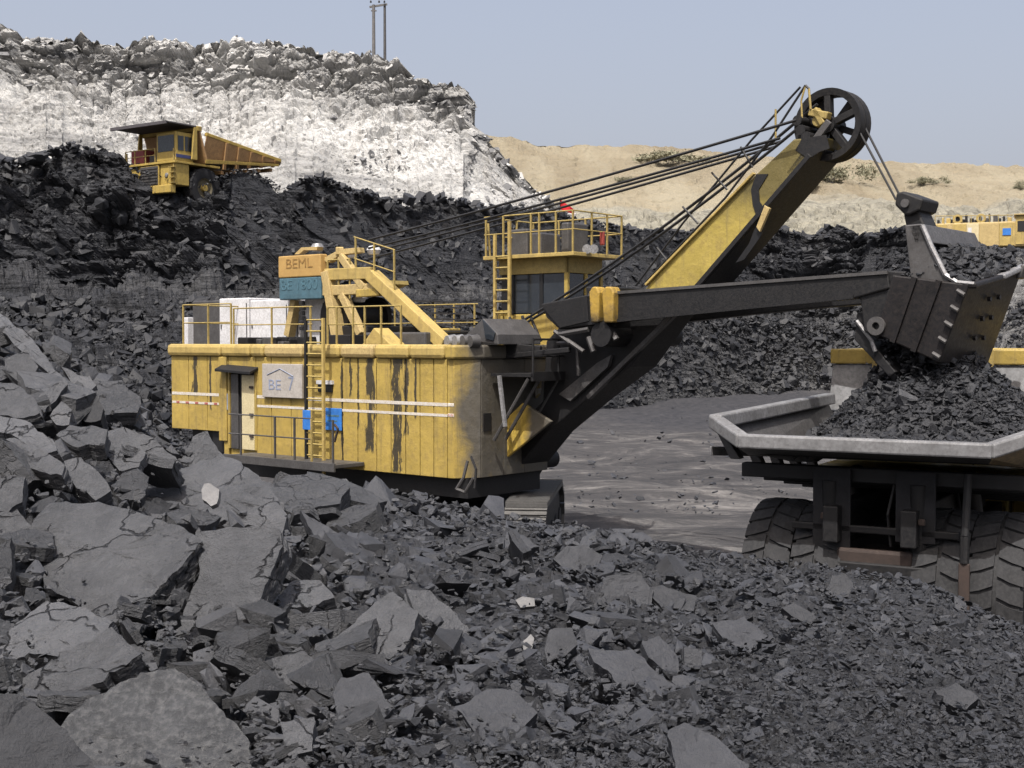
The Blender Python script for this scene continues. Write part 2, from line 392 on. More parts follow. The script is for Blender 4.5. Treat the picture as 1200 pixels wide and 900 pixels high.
def heap_hit(px, py):
    d = ray(px, py); Ys = np.arange(3.2, 19.5, .05); t = Ys / d[1]
    X = d[0] * t; Z = EYE[2] + d[2] * t; h = heap_z(X, Ys); b = np.nonzero(Z <= h)[0]
    Y = Ys[b[0]] if len(b) else 17.0
    return np.array([d[0] * Y / d[1], Y, EYE[2] + d[2] * Y / d[1]])

def grid_faces(nr, nc):
    i = np.arange(nr - 1)[:, None] * nc + np.arange(nc - 1)[None, :]; i = i.ravel()
    return np.stack([i, i + 1, i + nc + 1, i + nc], 1)

def make_heap():
    a = np.linspace(-.85, .85, 640); Y = 3.0 * (27.0 / 3.0) ** np.linspace(0, 1, 300)
    A, YY = np.meshgrid(a, Y); X = A * YY; Z = heap_z(X.ravel(), YY.ravel())
    P = np.stack([X.ravel(), YY.ravel(), Z], 1)
    Q = P * np.array([1, 1, .6])
    n = .10 * fbm(Q * .9, 3, 3) + .10 * blocks(Q * 2.2, 5) + .045 * blocks(Q * 6.5, 9)
    P[:, 2] += n - .06 - .16 * np.clip((430 - (600 + FPX * P[:, 0] / P[:, 1])) / 150, 0, 1)
    o = link('coal_heap_ground', np_mesh('coal_heap_ground', P, grid_faces(300, 640)), M['coal_ground'])
    tag(o, 'dark grey coal heap sloping down across the foreground under the loose slabs', kind='structure')
make_heap()

def make_floor():
    X = np.linspace(-110, 150, 420); Y = 14 * (150 / 14.) ** np.linspace(0, 1, 300)
    XX, YY = np.meshgrid(X, Y); P = np.stack([XX.ravel(), YY.ravel(), np.zeros(XX.size)], 1)
    P[:, 2] = .24 * fbm(P * np.array([.12, .3, 1]), 4, 21) + .07 * blocks(P * np.array([.5, .9, 1]), 22, .7) + .05 * fbm(P * np.array([.9, 1.4, 1]), 3, 25)
    P[:, 2] += np.clip((P[:, 1] - 75) / 60, 0, 1) ** 1.5 * 2.6
    me = np_mesh('pit_floor', P, grid_faces(300, 420), True)
    # darker floor colour in a patch of the haul area between the shovel and the bench
    px = 600 + 1500 * P[:, 0] / P[:, 1]; py = 400 + 1500 * (5.2 - P[:, 2]) / P[:, 1]
    def blob(cx, cy, rx, ry): return np.exp(-(((px - cx) / rx) ** 2 + ((py - cy) / ry) ** 2) ** 1.5)
    # world-space patches measured once from the photograph's map of the ground
    c = np.maximum.reduce([blob(815, 470, 200, 34), blob(905, 502, 80, 16) * .9, blob(700, 458, 140, 22), blob(760, 434, 60, 7) * .6])
    c = np.clip(c * 1.9 + .5 * fbm(P * np.array([.07, .25, 1]), 3, 33) - .3, 0, 1)
    vec_attr(me, 'coaly', c)
    tag(link('pit_floor', me, M['floor']), 'trampled grey pit floor with pale wheel tracks and dark coal dust', kind='structure')
    g = MB(); g.add([(-3000, -200, -2.5), (3000, -200, -2.5), (3000, 4500, -2.5), (-3000, 4500, -2.5)], [(0, 1, 2, 3)])
    me = bpy.data.meshes.new('ground'); me.from_pydata(g.v, [], g.f); tag(link('ground', me, M['sand']), 'sandy plain running out to the horizon beyond the pit', kind='structure')
make_floor()

def sheet(name, pxs, rows, disp, mat, label, attrs=None, n_rows=None):
    """rows: list of (Y array, z array) along the columns; n_rows: how many steps between them"""
    V = []; T = []
    for k in range(len(rows) - 1):
        m = n_rows[k]
        for j in range(m + (k == len(rows) - 2)):
            f = j / m; Y = rows[k][0] * (1 - f) + rows[k + 1][0] * f; Z = rows[k][1] * (1 - f) + rows[k + 1][1] * f
            V.append(np.stack([(pxs - 600) / FPX * Y, Y, Z], 1)); T.append(np.full(len(pxs), k + f))
    nr = len(V); V = np.concatenate(V); T = np.concatenate(T)
    G = V.reshape(nr, len(pxs), 3); du = np.gradient(G, axis=1); dv = np.gradient(G, axis=0); n = np.cross(du, dv)
    # smooth the normals so that displaced folds do not tear
    n = n.reshape(-1, 3); n /= np.linalg.norm(n, axis=1)[:, None] + 1e-9
    n[n[:, 1] > 0] *= np.array([1, -1, 1]); n[:, 2] = np.abs(n[:, 2])
    V = V + n * disp(V, T)[:, None]
    me = np_mesh(name, V, grid_faces(nr, len(pxs)))
    if attrs:
        for k, fn in attrs.items(): vec_attr(me, k, fn(V, T))
    return tag(link(name, me, mat), label, kind='structure'), V, T

# ---- dark coal bench (near wall on the left, receding to the right)
BT = [  # px, crest row, crest Y, foot-of-cliff row, ledge row, toe Y, toe z
 (-420, 185, 70, 345, 350, 44, 1.0), (-100, 180, 72, 345, 352, 46, 1.0), (0, 192, 74, 346, 352, 48, .8), (45, 188, 75, 346, 352, 49, .8), (85, 170, 76, 346, 352, 50, .8),
 (130, 190, 77, 346, 352, 51, .8), (165, 202, 77, 347, 352, 53, .8), (235, 222, 78, 347, 353, 56, .6), (275, 203, 79, 347, 353, 58, .6), (300, 203, 80, 347, 353, 60, .5), (332, 224, 81, 348, 354, 62, .5),
 (372, 208, 83, 348, 354, 65, .4), (410, 222, 85, 349, 355, 68, .4), (450, 236, 87, 349, 355, 70, .3), (520, 233, 91, 349, 356, 75, .3), (570, 243, 94, 350, 357, 80, .4), (612, 246, 97, 350, 358, 84, .6),
 (650, 252, 100, 352, 360, 88, 1.), (700, 262, 104, 354, 362, 93, 1.6), (745, 270, 108, 355, 364, 97, 2.), (800, 272, 112, 357, 367, 101, 2.4), (850, 275, 115, 360, 370, 104, 2.6), (893, 268, 118, 362, 373, 106, 2.8),
 (915, 270, 119, 363, 374, 106, 2.9), (947, 281, 120, 364, 374, 107, 2.9), (968, 268, 120, 365, 375, 107, 2.9), (987, 268, 120, 365, 375, 107, 2.8), (1012, 281, 120, 365, 375, 107, 2.8), (1030, 273, 119, 365, 375, 106, 2.6),
 (1060, 268, 118, 360, 372, 104, 2.2), (1110, 276, 116, 350, 365, 100, 1.8), (1160, 292, 114, 345, 360, 96, 1.6), (1200, 300, 112, 340, 355, 93, 1.5), (1650, 285, 105, 340, 352, 85, 1.2)]
def make_bench():
    px = np.linspace(-420, 1650, 1150); cy, cY, fy, ly, tY, tz = columns(BT, px)
    cy = cy + 3 * vnoise(np.stack([px / 14, px * 0, px * 0], 1), 77) + 5 * vnoise(np.stack([px / 45, px * 0, px * 0], 1), 78)
    back = (cY + 75, zof(cy, cY) * 0 + 13.2); crest = (cY, zof(cy, cY)); foot = (cY - 5, zof(fy, cY - 5)); led = (cY - 9, zof(ly, cY - 9)); toe = (tY - 2, tz - 3.2)
    crestb = (cY + 2.2, crest[1] * 0 + 13.5)
    def disp(V, T):
        cl = np.clip(1.3 - np.abs(T - 2.5), .25, 1)
        Q = V * np.array([.28, .28, .5])
        warp = fbm(V * .12, 2, 40)[:, None] * np.array([1.5, 1.5, .5])
        d = cl * (1.5 * fbm(V * np.array([.09, .09, .045]), 3, 41) + 1.9 * blocks((V + warp) * np.array([.17, .17, .50]), 42, .12) + 1.2 * blocks((V + warp) * np.array([.45, .45, 1.05]), 43, .25)) + .50 * blocks(V * np.array([1.3, 1.3, 1.9]), 44, .5) + .22 * blocks(V * 3.3, 45)
        return d * np.clip(T, 0, 1) * np.clip((T - 1.5) * .9, .3, 1)
    def pale(V, T):
        p = 600 + 1500 * V[:, 0] / V[:, 1]
        right = np.clip((p - 1090) / 60, 0, 1) * np.clip((T - 1.6) * 2, 0, 1) * .8
        ledge = np.exp(-((T - 3.3) / .35) ** 2) * .32
        slope = np.clip(T - 3.8, 0, 1) * np.clip((p - 640) / 150, 0, 1) * .30
        return np.clip(np.maximum.reduce([right, ledge, slope]) + .25 * fbm(V * .12, 3, 50) * (right + ledge + slope > .05), 0, 1)
    return sheet('coal_bench', px, [back, crestb, crest, foot, led, toe], disp, M['bench'], 'dark blocky coal bench wall standing behind the mining shovel', {'pale': pale}, [6, 6, 120, 22, 90])
BENCH = make_bench()

# ---- white overburden cliff
WT = [(-500, 20, 150), (-150, 22, 150), (0, 28, 150), (30, 38, 150), (60, 34, 150), (100, 42, 150), (150, 48, 149), (205, 45, 148), (240, 50, 148), (285, 44, 147), (310, 43, 147), (345, 50, 146), (375, 50, 146), (405, 62, 145),
      (440, 62, 144), (470, 76, 143), (500, 85, 142), (530, 93, 141), (545, 104, 140), (551, 130, 139), (556, 152, 138), (580, 176, 137), (620, 215, 136), (655, 244, 135), (700, 272, 134), (760, 300, 132), (1700, 330, 130)]
def make_cliff():
    px = np.linspace(-480, 860, 820); cy, cY = columns(WT, px); cy = cy + 2.5 * vnoise(np.stack([px / 10, px * 0, px * 0], 1), 87) + 2 * vnoise(np.stack([px / 28, px * 0, px * 0], 1), 88)
    cz = zof(cy, cY); base = 13.0; h = np.maximum(cz - base, .3)
    up = np.clip(1 - (px - 540) / 25, 0, 1) * .7 + .3
    mid = (cY - 3.5 * up - h * .04, cz - h * (.10 + .15 * up)); toe = (cY - h * 1.15 - 4, np.full_like(px, base - .4)); back = (cY + 60, cz - 2)
    def disp(V, T):
        cl = np.clip(1.25 - np.abs(T - 1.4) * 1.1, 0, 1)
        gul = fbm(np.stack([V[:, 0] * .16 + V[:, 2] * .10, V[:, 1] * 0, V[:, 2] * .02], 1), 4, 64)
        return np.clip(T * 3, 0, 1) * (cl * (1.9 * blocks(V * np.array([.17, .17, .42]), 61, .5) + 1.2 * blocks(V * np.array([.5, .5, 1.1]), 62, .6)) + (1 - cl) * 1.0 * gul + (.34 * blocks(V * .9, 63) + .22 * blocks(V * 1.9, 66)) * np.clip(1.9 - T * .45, .55, 1) + .5 * fbm(V * .15, 3, 65))
    def dark(V, T):
        cl = np.clip(1.35 - np.abs(T - 1.3) * 1.45, 0, 1)
        tal = np.clip((T - 1.9) * 2, 0, 1) * .62 * np.clip(fbm(np.stack([V[:, 0] * .07 + V[:, 2] * .07, V[:, 1] * .02, V[:, 2] * .02], 1), 4, 71) * 2.2 + .35 * np.clip((260 - (600 + 1500 * V[:, 0] / V[:, 1])) / 150, 0, 1), 0, 1)
        return np.clip(cl * (.02 + .52 * np.clip((600 + 1500 * V[:, 0] / V[:, 1] - 150) / 200, 0, 1) + 1.7 * fbm(V * np.array([.05, .05, .16]), 4, 70)) + tal, 0, 1)
    return sheet('overburden_cliff', px, [back, (cY, cz), mid, toe], disp, M['white'], 'white and grey overburden cliff with ledges above a pale debris slope', {'dark': dark}, [4, 70, 190])
CLIFF = make_cliff()

# ---- sand hills far behind
ST = [(300, 150), (540, 148), (560, 150), (620, 158), (700, 164), (760, 167), (820, 172), (880, 175), (930, 176), (985, 178), (1040, 182), (1085, 190), (1130, 193), (1200, 198), (1400, 205), (1900, 215)]
def make_sand():
    px = np.linspace(300, 1900, 760); cy, = columns(ST, px); cy = cy + 0.7 * vnoise(np.stack([px / 30, px * 0, px * 0], 1), 97) + 0.4 * vnoise(np.stack([px / 9, px * 0, px * 0], 1), 98)
    Yc = 330 + 0 * px; crest = (Yc, zof(cy, Yc)); mid = (Yc - 70, zof(232 + 0 * px, Yc - 70)); m2 = (Yc - 85, zof(238 + 0 * px, Yc - 85)); toe = (Yc - 135, zof(300 + 0 * px, Yc - 135)); back = (Yc + 300, crest[1] - 3)
    def disp(V, T):
        gul = fbm(np.stack([V[:, 0] * .05 + V[:, 2] * .05, V[:, 1] * .0, V[:, 2] * .01], 1), 5, 91)
        return np.clip(T * 2, 0, 1) * (1.7 * gul - 1.2 + .6 * fbm(V * .05, 4, 92) + .40 * blocks(V * np.array([.25, .25, .6]), 93, .5) + .5 * fbm(V * np.array([.3, .3, .9]), 3, 96) + np.clip(T - 2, 0, 1) * .9 * blocks(V * .35, 94))
    def grey(V, T): return np.clip((T - 1.95) * 3 + .5 * fbm(V * .05, 3, 95), 0, 1) * .85
    return sheet('sand_hill', px, [back, crest, mid, m2, toe, (toe[0] - 60, toe[1] - 20)], disp, M['sand'], 'pale tan sand hills far behind the pit with a grey spoil band below', {'grey': grey}, [4, 120, 12, 70, 6])
SAND = make_sand()
# ================================================================== LOOSE ROCK
def rock_proto(seed, dims, detail=0, n=18, flat=True):
    """angular broken lump: hull of points in a box, chipped, facetted"""
    r = random.Random(seed); bm = bmesh.new()
    for i in range(n):
        p = [r.uniform(-1, 1) for _ in range(3)]
        m = max(abs(c) for c in p[:2]) if flat else max(abs(c) for c in p); m = max(m, .01)
        if flat: p[0] /= m ** .8; p[1] /= m ** .8; p[2] = 1 if p[2] > 0 else -1; p[2] *= r.uniform(.75, 1)
        else: p = [c / m ** .7 for c in p]
        bm.verts.new([c * d * r.uniform(.8, 1.0) for c, d in zip(p, dims)])
    h = bmesh.ops.convex_hull(bm, input=bm.verts)
    bmesh.ops.delete(bm, geom=[v for v in bm.verts if not v.link_faces], context='VERTS')
    if detail:
        bmesh.ops.dissolve_limit(bm, angle_limit=math.radians(12), verts=bm.verts, edges=bm.edges)
        bmesh.ops.triangulate(bm, faces=bm.faces)
        for _ in range(detail): bmesh.ops.subdivide_edges(bm, edges=bm.edges, cuts=1, use_grid_fill=True)
        bmesh.ops.triangulate(bm, faces=bm.faces)
        bm.normal_update()
        P = np.array([v.co[:] for v in bm.verts]); Nn = np.array([v.normal[:] for v in bm.verts]); s = min(dims[:2])
        q = P * np.array([1.4, 1.4, 5]) / s + seed * 3.1
        d = s * (.05 * fbm(q, 2, seed) + .07 * blocks(q * .9, seed + 50) * (1 - .6 * np.abs(Nn[:, 2])))
        P += Nn * d[:, None]
        for v, p in zip(bm.verts, P): v.co = p
    me = bpy.data.meshes.new('coal_lump'); bm.to_mesh(me); bm.free(); return me
SHAPES = [(1, .8, .30), (1, .6, .22), (1, .9, .55), (1, .7, .45), (1, .95, .18), (1, .5, .35), (1, .75, .7), (1, .55, .14)]
LOW = [rock_proto(100 + i, SHAPES[i % 8], 0, 14 + i % 5, i % 4 != 2) for i in range(24)]
def arrays(me):
    me.calc_loop_triangles(); V = np.zeros(len(me.vertices) * 3); me.vertices.foreach_get('co', V)
    F = np.zeros(len(me.loop_triangles) * 3, dtype=np.int32); me.loop_triangles.foreach_get('vertices', F); return V.reshape(-1, 3), F.reshape(-1, 3)
LOWA = [arrays(m) for m in LOW]
def rotations(nrm, spin, rng, wob):
    """matrices turning local z to nrm with random spin and wobble"""
    n = nrm + rng.normal(0, 1, nrm.shape) * wob[:, None]; n /= np.linalg.norm(n, axis=1)[:, None]
    t = np.stack([np.cos(spin), np.sin(spin), np.zeros(len(spin))], 1); t -= n * (t * n).sum(1)[:, None]; t /= np.linalg.norm(t, axis=1)[:, None] + 1e-9
    b = np.cross(n, t); return np.stack([t, b, n], 2)
def rubble(name, P, S, nrm, mat, label, seed, wob=.35, spin=None, parent=None):
    rng = np.random.default_rng(seed); n = len(P)
    R = rotations(nrm, rng.uniform(0, 6.28, n) if spin is None else spin + rng.normal(0, .5, n), rng, np.full(n, wob))
    pid = rng.integers(0, len(LOWA), n); sc = np.stack([rng.uniform(.8, 1.2, n), rng.uniform(.7, 1.2, n), rng.uniform(.6, 1.4, n)], 1) * S[:, None]
    Vs, Fs, b = [], [], 0
    for k, (v, f) in enumerate(LOWA):
        m = np.nonzero(pid == k)[0]
        if not len(m): continue
        q = v[None] * sc[m][:, None, :]; q = np.einsum('nij,nkj->nki', R[m], q) + P[m][:, None, :]
        Vs.append(q.reshape(-1, 3)); Fs.append((f[None] + (np.arange(len(m)) * len(v))[:, None, None] + b).reshape(-1, 3)); b += len(m) * len(v)
    me = np_mesh(name, np.concatenate(Vs), np.concatenate(Fs)); o = link(name, me, mat, parent)
    if parent is None: tag(o, label, 'rubble', kind='stuff')
    else: o['kind'] = 'stuff'; 
    return o
def heap_normal(X, Y):
    e = .25; zx = (heap_z(X + e, Y) - heap_z(X - e, Y)) / (2 * e); zy = (heap_z(X, Y + e) - heap_z(X, Y - e)) / (2 * e)
    n = np.stack([-zx, -zy, np.ones(len(zx))], 1); return n / np.linalg.norm(n, axis=1)[:, None]

def clear_of_slabs(X, Y, r):
    """most loose bits have rolled off the big slabs"""
    z = heap_z(X, Y); px = 600 + FPX * X / Y; py = 400 + FPX * (EYE[2] - z) / Y; on = np.zeros(len(X), bool)
    for P in TAKEN:
        c = np.zeros(len(X), bool); n = len(P)
        for i in range(n):
            x1, y1 = P[i]; x2, y2 = P[(i + 1) % n]
            if y1 == y2: continue
            c ^= ((y1 > py) != (y2 > py)) & (px < (x2 - x1) * (py - y1) / (y2 - y1) + x1)
        on |= c
    return ~on | (r.uniform(0, 1, len(X)) < .10)
def sample_heap(n, seed, lo, hi, power, region=None):
    """points spread over the heap as the photograph shows them (denser close to the ridge), with sizes in pixels"""
    r = np.random.default_rng(seed); a = r.uniform(-.75, .75, n * 2)
    Y = 3.6 / (1 - r.uniform(0, 1, n * 2) * (1 - 3.6 / 19.5)); Y = 3.6 + (Y - 3.6) * r.uniform(.9, 1.1, n * 2)
    X = a * Y; keep = np.ones(len(X), bool)
    if region is not None: keep = region(X, Y, r)
    X, Y = X[keep][:n], Y[keep][:n]; keep = clear_of_slabs(X, Y, r); X, Y = X[keep], Y[keep]; u = r.uniform(0, 1, len(X)); s = lo * (1 - u * (1 - (lo / hi) ** power)) ** (-1 / power)
    return X, Y, s * Y / FPX, r
def make_rubble():
    # general broken coal
    X, Y, S, r = sample_heap(18000, 3, 3.6, 30, 1.65); S = S * np.interp(600 + 1500 * X / Y, [650, 950], [1, .55]); P = np.stack([X, Y, heap_z(X, Y) + S * .1], 1)
    sp = np.full(len(X), -.6)
    L = 600 + 1500 * X / Y + r.normal(0, 70, len(X)) < 360
    rubble('coal_rubble', P[~L], S[~L], heap_normal(X, Y)[~L], M['coal_near'], 'broken coal rubble filling the middle and right of the foreground heap', 4, .45)
    rubble('coal_rubble', P[L], S[L] * 1.15, heap_normal(X, Y)[L], M['coal_left'], 'dusty broken coal filling the gaps between the big left slabs', 5, .45)
    X, Y, S, r = sample_heap(20000, 13, 2.0, 8, 1.8, lambda X, Y, r: (600 + 1500 * X / Y > 620 + r.normal(0, 130, len(X)))); P = np.stack([X, Y, heap_z(X, Y) + .04 + S * .2], 1)
    rubble('coal_gravel', P, S, heap_normal(X, Y), M['coal_dark'], 'fine dark coal gravel on the right slope below the dump truck', 14, .5)
    X, Y, S, r = sample_heap(5000, 23, 2.5, 9, 1.8, lambda X, Y, r: (600 + 1500 * X / Y < 620 + r.normal(0, 100, len(X)))); P = np.stack([X, Y, heap_z(X, Y) + .08 + S * .3], 1)
    rubble('coal_chips', P, S, heap_normal(X, Y), M['coal_slab'], 'dusty grey coal chips caught among the big slabs on the left', 24, .5)

HI = [rock_proto(300 + i, SHAPES[i % 8], 2, 12 + i % 4, i % 8 != 6) for i in range(16)]
# ---- traced slabs: outline as seen, lying on a plane of their own tilt, with real thickness and bedding layers
def in_poly(x, y, P):
    c = False; n = len(P)
    for i in range(n):
        x1, y1 = P[i]; x2, y2 = P[(i + 1) % n]
        if (y1 > y) != (y2 > y) and x < (x2 - x1) * (y - y1) / (y2 - y1) + x1: c = not c
    return c
def plate_mesh(name, L2, size, th, nl, r, rough, key):
    m = len(L2)
    V = []; F = []
    rings = [1, .96, .86, .70, .50, .25]
    for k, s in enumerate(rings):
        for i, p in enumerate(L2): V.append([p[0] * s, p[1] * s, 0])
    V.append([0, 0, 0]); V = np.array(V, float)
    q = np.concatenate([V[:, :2] / size * 4.5, np.full((len(V), 1), key * 3.3)], 1)
    hgt = size * (.012 * fbm(q, 4, 5) + .020 * blocks(q * .55, 8))
    V[:, 2] = hgt * rough
    for k in range(len(rings) - 1):
        for i in range(m): j = (i + 1) % m; F.append((k * m + i, k * m + j, (k + 1) * m + j, (k + 1) * m + i))
    c0 = len(V) - 1; k = (len(rings) - 1) * m
    F += [(k + i, k + (i + 1) % m, c0) for i in range(m)]
    V = V.tolist(); prev = 0; z = 0
    for l in range(nl):                                                   # bedding: each layer sets in or stands out
        inset = r.uniform(-.012, .02) * size * (1 if l else .3); th_l = th / nl
        for step in (0, 1):
            b = len(V); zz = -z - (th_l if step else .0015 * (l > 0))
            for i, p in enumerate(L2):
                s = 1 - inset / max(.05, size) * 2 - .02 * math.sin(i * 1.7 + l * 2.1) * (l > 0) + r.uniform(-.007, .007)
                V.append([p[0] * s, p[1] * s, zz + V[i][2]])
            F += [(prev + (i + 1) % m, prev + i, b + i, b + (i + 1) % m) for i in range(m)]; prev = b
        z += th_l
    F.append(tuple(prev + i for i in range(m)))
    me = bpy.data.meshes.new(name); me.from_pydata(V, [], F)
    bm = bmesh.new(); bm.from_mesh(me); bmesh.ops.triangulate(bm, faces=[f for f in bm.faces if len(f.verts) > 3]); bmesh.ops.recalc_face_normals(bm, faces=bm.faces); bm.to_mesh(me); bm.free()
    return me
def ragged(poly, r, amt, step):
    out = []
    for a, b in zip(poly, poly[1:] + poly[:1]):
        L = math.hypot(b[0] - a[0], b[1] - a[1]); k = max(1, int(L / step)); run = 0
        for q in range(k):
            f = q / k; run = run * .6 + r.gauss(0, amt * L) if q else 0
            out.append((a[0] + (b[0] - a[0]) * f - (b[1] - a[1]) / L * run, a[1] + (b[1] - a[1]) * f + (b[0] - a[0]) / L * run))
    return out
def plate_proto(seed):
    r = random.Random(seed); n = r.choice([4, 5, 5, 6, 7]); asp = r.uniform(.45, .95); a0 = r.uniform(0, 6.28); th = r.choice([.22, .3, .42, .55, .75])
    poly = [(math.cos(a0 + (i + r.uniform(-.28, .28)) * 6.283 / n) * r.uniform(.85, 1.15), math.sin(a0 + (i + r.uniform(-.28, .28)) * 6.283 / n) * asp * r.uniform(.85, 1.15)) for i in range(n)]
    return plate_mesh('coal_lump', np.array(ragged(poly, r, .035, .22)), 1.6, th, r.choice([2, 3, 4, 5]), r, .9, seed)
PLATES = [plate_proto(900 + i) for i in range(18)]
SLABN = 0
TAKEN = []; MARKS = []
def slab(label, poly, nrm=(0, -.45, .9), th=.12, mat='coal_slab', lift=.055, rough=1.0, layers=None, name='coal_slab', Y=None, short=None):
    global SLABN; SLABN += 1; r = random.Random(SLABN * 7 + 1)
    if mat == 'coal_slab' and sum(p[0] for p in poly) / len(poly) > 560: mat = 'coal_near'
    TAKEN.append(poly); MARKS.append(short)
    cx = sum(p[0] for p in poly) / len(poly); cy = sum(p[1] for p in poly) / len(poly)
    # rest the lowest part of the outline on the heap: the plane passes through the hit under the outline's centre
    C = heap_hit(cx, min(cy, 899)) if Y is None else at(cx, cy, Y)
    n = np.array(nrm, float); n /= np.linalg.norm(n); view = C - EYE; C = EYE + view * (1 - lift)
    pts = []
    for i, (a, b) in enumerate(zip(poly, poly[1:] + poly[:1])):          # ragged broken edge
        L = math.hypot(b[0] - a[0], b[1] - a[1]); k = max(1, int(L / 6)); jit = 0
        for j in range(k):
            f = j / k; jit = 0 if j == 0 else jit * .6 + r.gauss(0, .03 * min(L, 34)) * rough
            pts.append((a[0] + (b[0] - a[0]) * f - (b[1] - a[1]) / L * jit, a[1] + (b[1] - a[1]) * f + (b[0] - a[0]) / L * jit))
    W3 = []
    for x, y in pts:
        d = ray(x, y); t = n.dot(C - EYE) / n.dot(d); W3.append(EYE + d * t)
    W3 = np.array(W3); o3 = W3.mean(0); u = np.array([1, 0, 0]) - n * n[0]; u /= np.linalg.norm(u); v = np.cross(n, u)
    L2 = np.stack([(W3 - o3) @ u, (W3 - o3) @ v], 1); m = len(L2); size = math.sqrt(max(1e-4, np.ptp(L2[:, 0]) * np.ptp(L2[:, 1])))
    me = plate_mesh(name, L2, size, th, layers or max(2, min(9, int(th / .035))), r, rough, SLABN)
    o = link(name, me, M[mat]); o.matrix_world = Matrix(((u[0], v[0], n[0], o3[0]), (u[1], v[1], n[1], o3[1]), (u[2], v[2], n[2], o3[2]), (0, 0, 0, 1)))
    return tag(o, label, 'rock', 'large coal slabs on the heap', 'thing')

slab('mottled pale grey coal slab at the bottom edge left of centre', [(55, 905), (62, 862), (100, 820), (165, 790), (205, 785), (240, 810), (262, 835), (290, 865), (300, 912), (180, 935)], (.1, -.62, .75), .3, 'coal_mottled', .05, short='mottled pale bottom slab')
slab('laminated slab with splintered layers between the cracked slab and the mottled slab', [(15, 802), (60, 772), (130, 733), (164, 765), (108, 802), (60, 850), (30, 842)], (-.25, -.55, .8), .22, 'coal_slab', .03, 1.4, 8, short='splintered laminated slab')
slab('dark blue-grey boulder face in the bottom left corner', [(-70, 800), (30, 818), (75, 853), (118, 905), (60, 960), (-90, 950)], (.25, -.7, .6), .5, 'coal_dark', .09, short='bottom left corner boulder')
slab('widest cracked flat slab in the left foreground', [(36, 617), (60, 592), (115, 587), (165, 602), (215, 618), (237, 636), (202, 672), (165, 706), (135, 728), (100, 712), (86, 705), (52, 690), (40, 655)], (-.18, -.5, .85), .24, 'coal_slab', .05, .8, 7, short='widest cracked slab')
slab('flat slab along the left edge below the widest cracked slab', [(-20, 770), (20, 728), (55, 704), (100, 712), (134, 728), (115, 757), (75, 769), (40, 766), (0, 779)], (-.2, -.5, .85), .18, 'coal_slab', .04, .9, short='flat left edge slab')
slab('tall tilted slab leaning at the right of the widest cracked slab', [(228, 622), (300, 616), (328, 620), (331, 640), (318, 668), (300, 710), (275, 758), (246, 766), (224, 758), (198, 750), (215, 715), (234, 672)], (-.2, -.72, .66), .2, 'coal_slab', .07, .7, 7, short='tall tilted slab')
slab('big ridged block with a white fragment resting on it', [(150, 585), (205, 553), (256, 527), (276, 535), (320, 575), (336, 602), (330, 622), (290, 612), (250, 612), (190, 604)], (-.2, -.45, .86), .75, 'coal_slab', .03, 1.2, 8, short='big ridged block')
slab('small square slab lying on the left ridge', [(5, 420), (30, 408), (45, 430), (40, 441), (22, 448), (8, 436)], (.1, -.6, .7), .15, short='small square ridge slab')
slab('long narrow plank of coal forming the upper left skyline', [(-14, 362), (4, 370), (28, 388), (56, 422), (74, 442), (64, 446), (32, 417), (-14, 376)], (-.35, -.5, .75), .14, short='skyline plank')
slab('pointed slab just below the end of the skyline plank', [(72, 430), (105, 440), (113, 452), (105, 459), (84, 449)], (-.1, -.6, .75), .12)
slab('tilted slab with a square corner under the small ridge slab', [(38, 470), (75, 441), (80, 450), (52, 482)], (.3, -.6, .7), .12)
slab('dark rounded boulder among the left ridge slabs', [(84, 482), (94, 456), (114, 463), (121, 478), (118, 492), (100, 494)], (.1, -.75, .6), .35, 'coal_dark', short='dark rounded boulder')
slab('pale block beside the dark rounded boulder', [(58, 487), (72, 470), (84, 480), (81, 498), (66, 498)], (0, -.7, .7), .2)
slab('upper long layered slab at the left edge', [(-20, 444), (22, 452), (42, 470), (46, 483), (28, 490), (-20, 482)], (-.2, -.5, .8), .14)
slab('second long layered slab at the left edge', [(-20, 482), (30, 494), (62, 515), (67, 528), (50, 533), (20, 513), (-20, 503)], (-.25, -.5, .8), .16, short='second layered left edge slab')
slab('third long layered slab at the left edge', [(-20, 520), (18, 514), (52, 528), (76, 545), (72, 556), (40, 550), (-20, 538)], (-.2, -.5, .8), .18)
slab('square ended slab at the left edge above the dark hollow', [(-20, 562), (30, 558), (26, 588), (10, 600), (-20, 595)], (.1, -.6, .75), .2)
slab('ribbed slab at the left edge below the dark hollow', [(-20, 602), (20, 596), (38, 620), (38, 645), (20, 641), (-20, 622)], (.0, -.7, .7), .22, 'coal_slab', .04, 1.4, 7, short='ribbed left edge slab')
slab('smooth flat slab behind the widest cracked slab', [(122, 506), (145, 500), (171, 530), (163, 548), (140, 552), (125, 532)], (-.1, -.6, .75), .1)
slab('long smooth slab pointing at the shovel house', [(146, 500), (180, 514), (209, 541), (196, 551), (170, 536), (152, 516)], (-.1, -.6, .75), .1, short='smooth slab pointing at the shovel')
slab('thick shelf of coal with a shaded front edge', [(66, 510), (82, 498), (126, 504), (122, 521), (86, 523)], (.0, -.45, .85), .16, short='thick coal shelf')
slab('egg shaped block above the widest cracked slab', [(75, 540), (95, 536), (115, 553), (130, 575), (112, 586), (90, 572), (79, 556)], (.1, -.65, .7), .25, short='egg shaped block')
slab('wedge shaped rock touching the left end of the catwalk', [(208, 542), (226, 512), (243, 504), (257, 530), (248, 540), (216, 553)], (.3, -.75, .6), .3, short='wedge rock by the catwalk')
slab('flat slab with a stepped lower edge left of the bottom centre', [(385, 752), (405, 738), (430, 714), (460, 692), (491, 718), (486, 736), (470, 764), (444, 790), (420, 774), (396, 766)], (-.12, -.6, .78), .15, short='stepped slab left of centre')
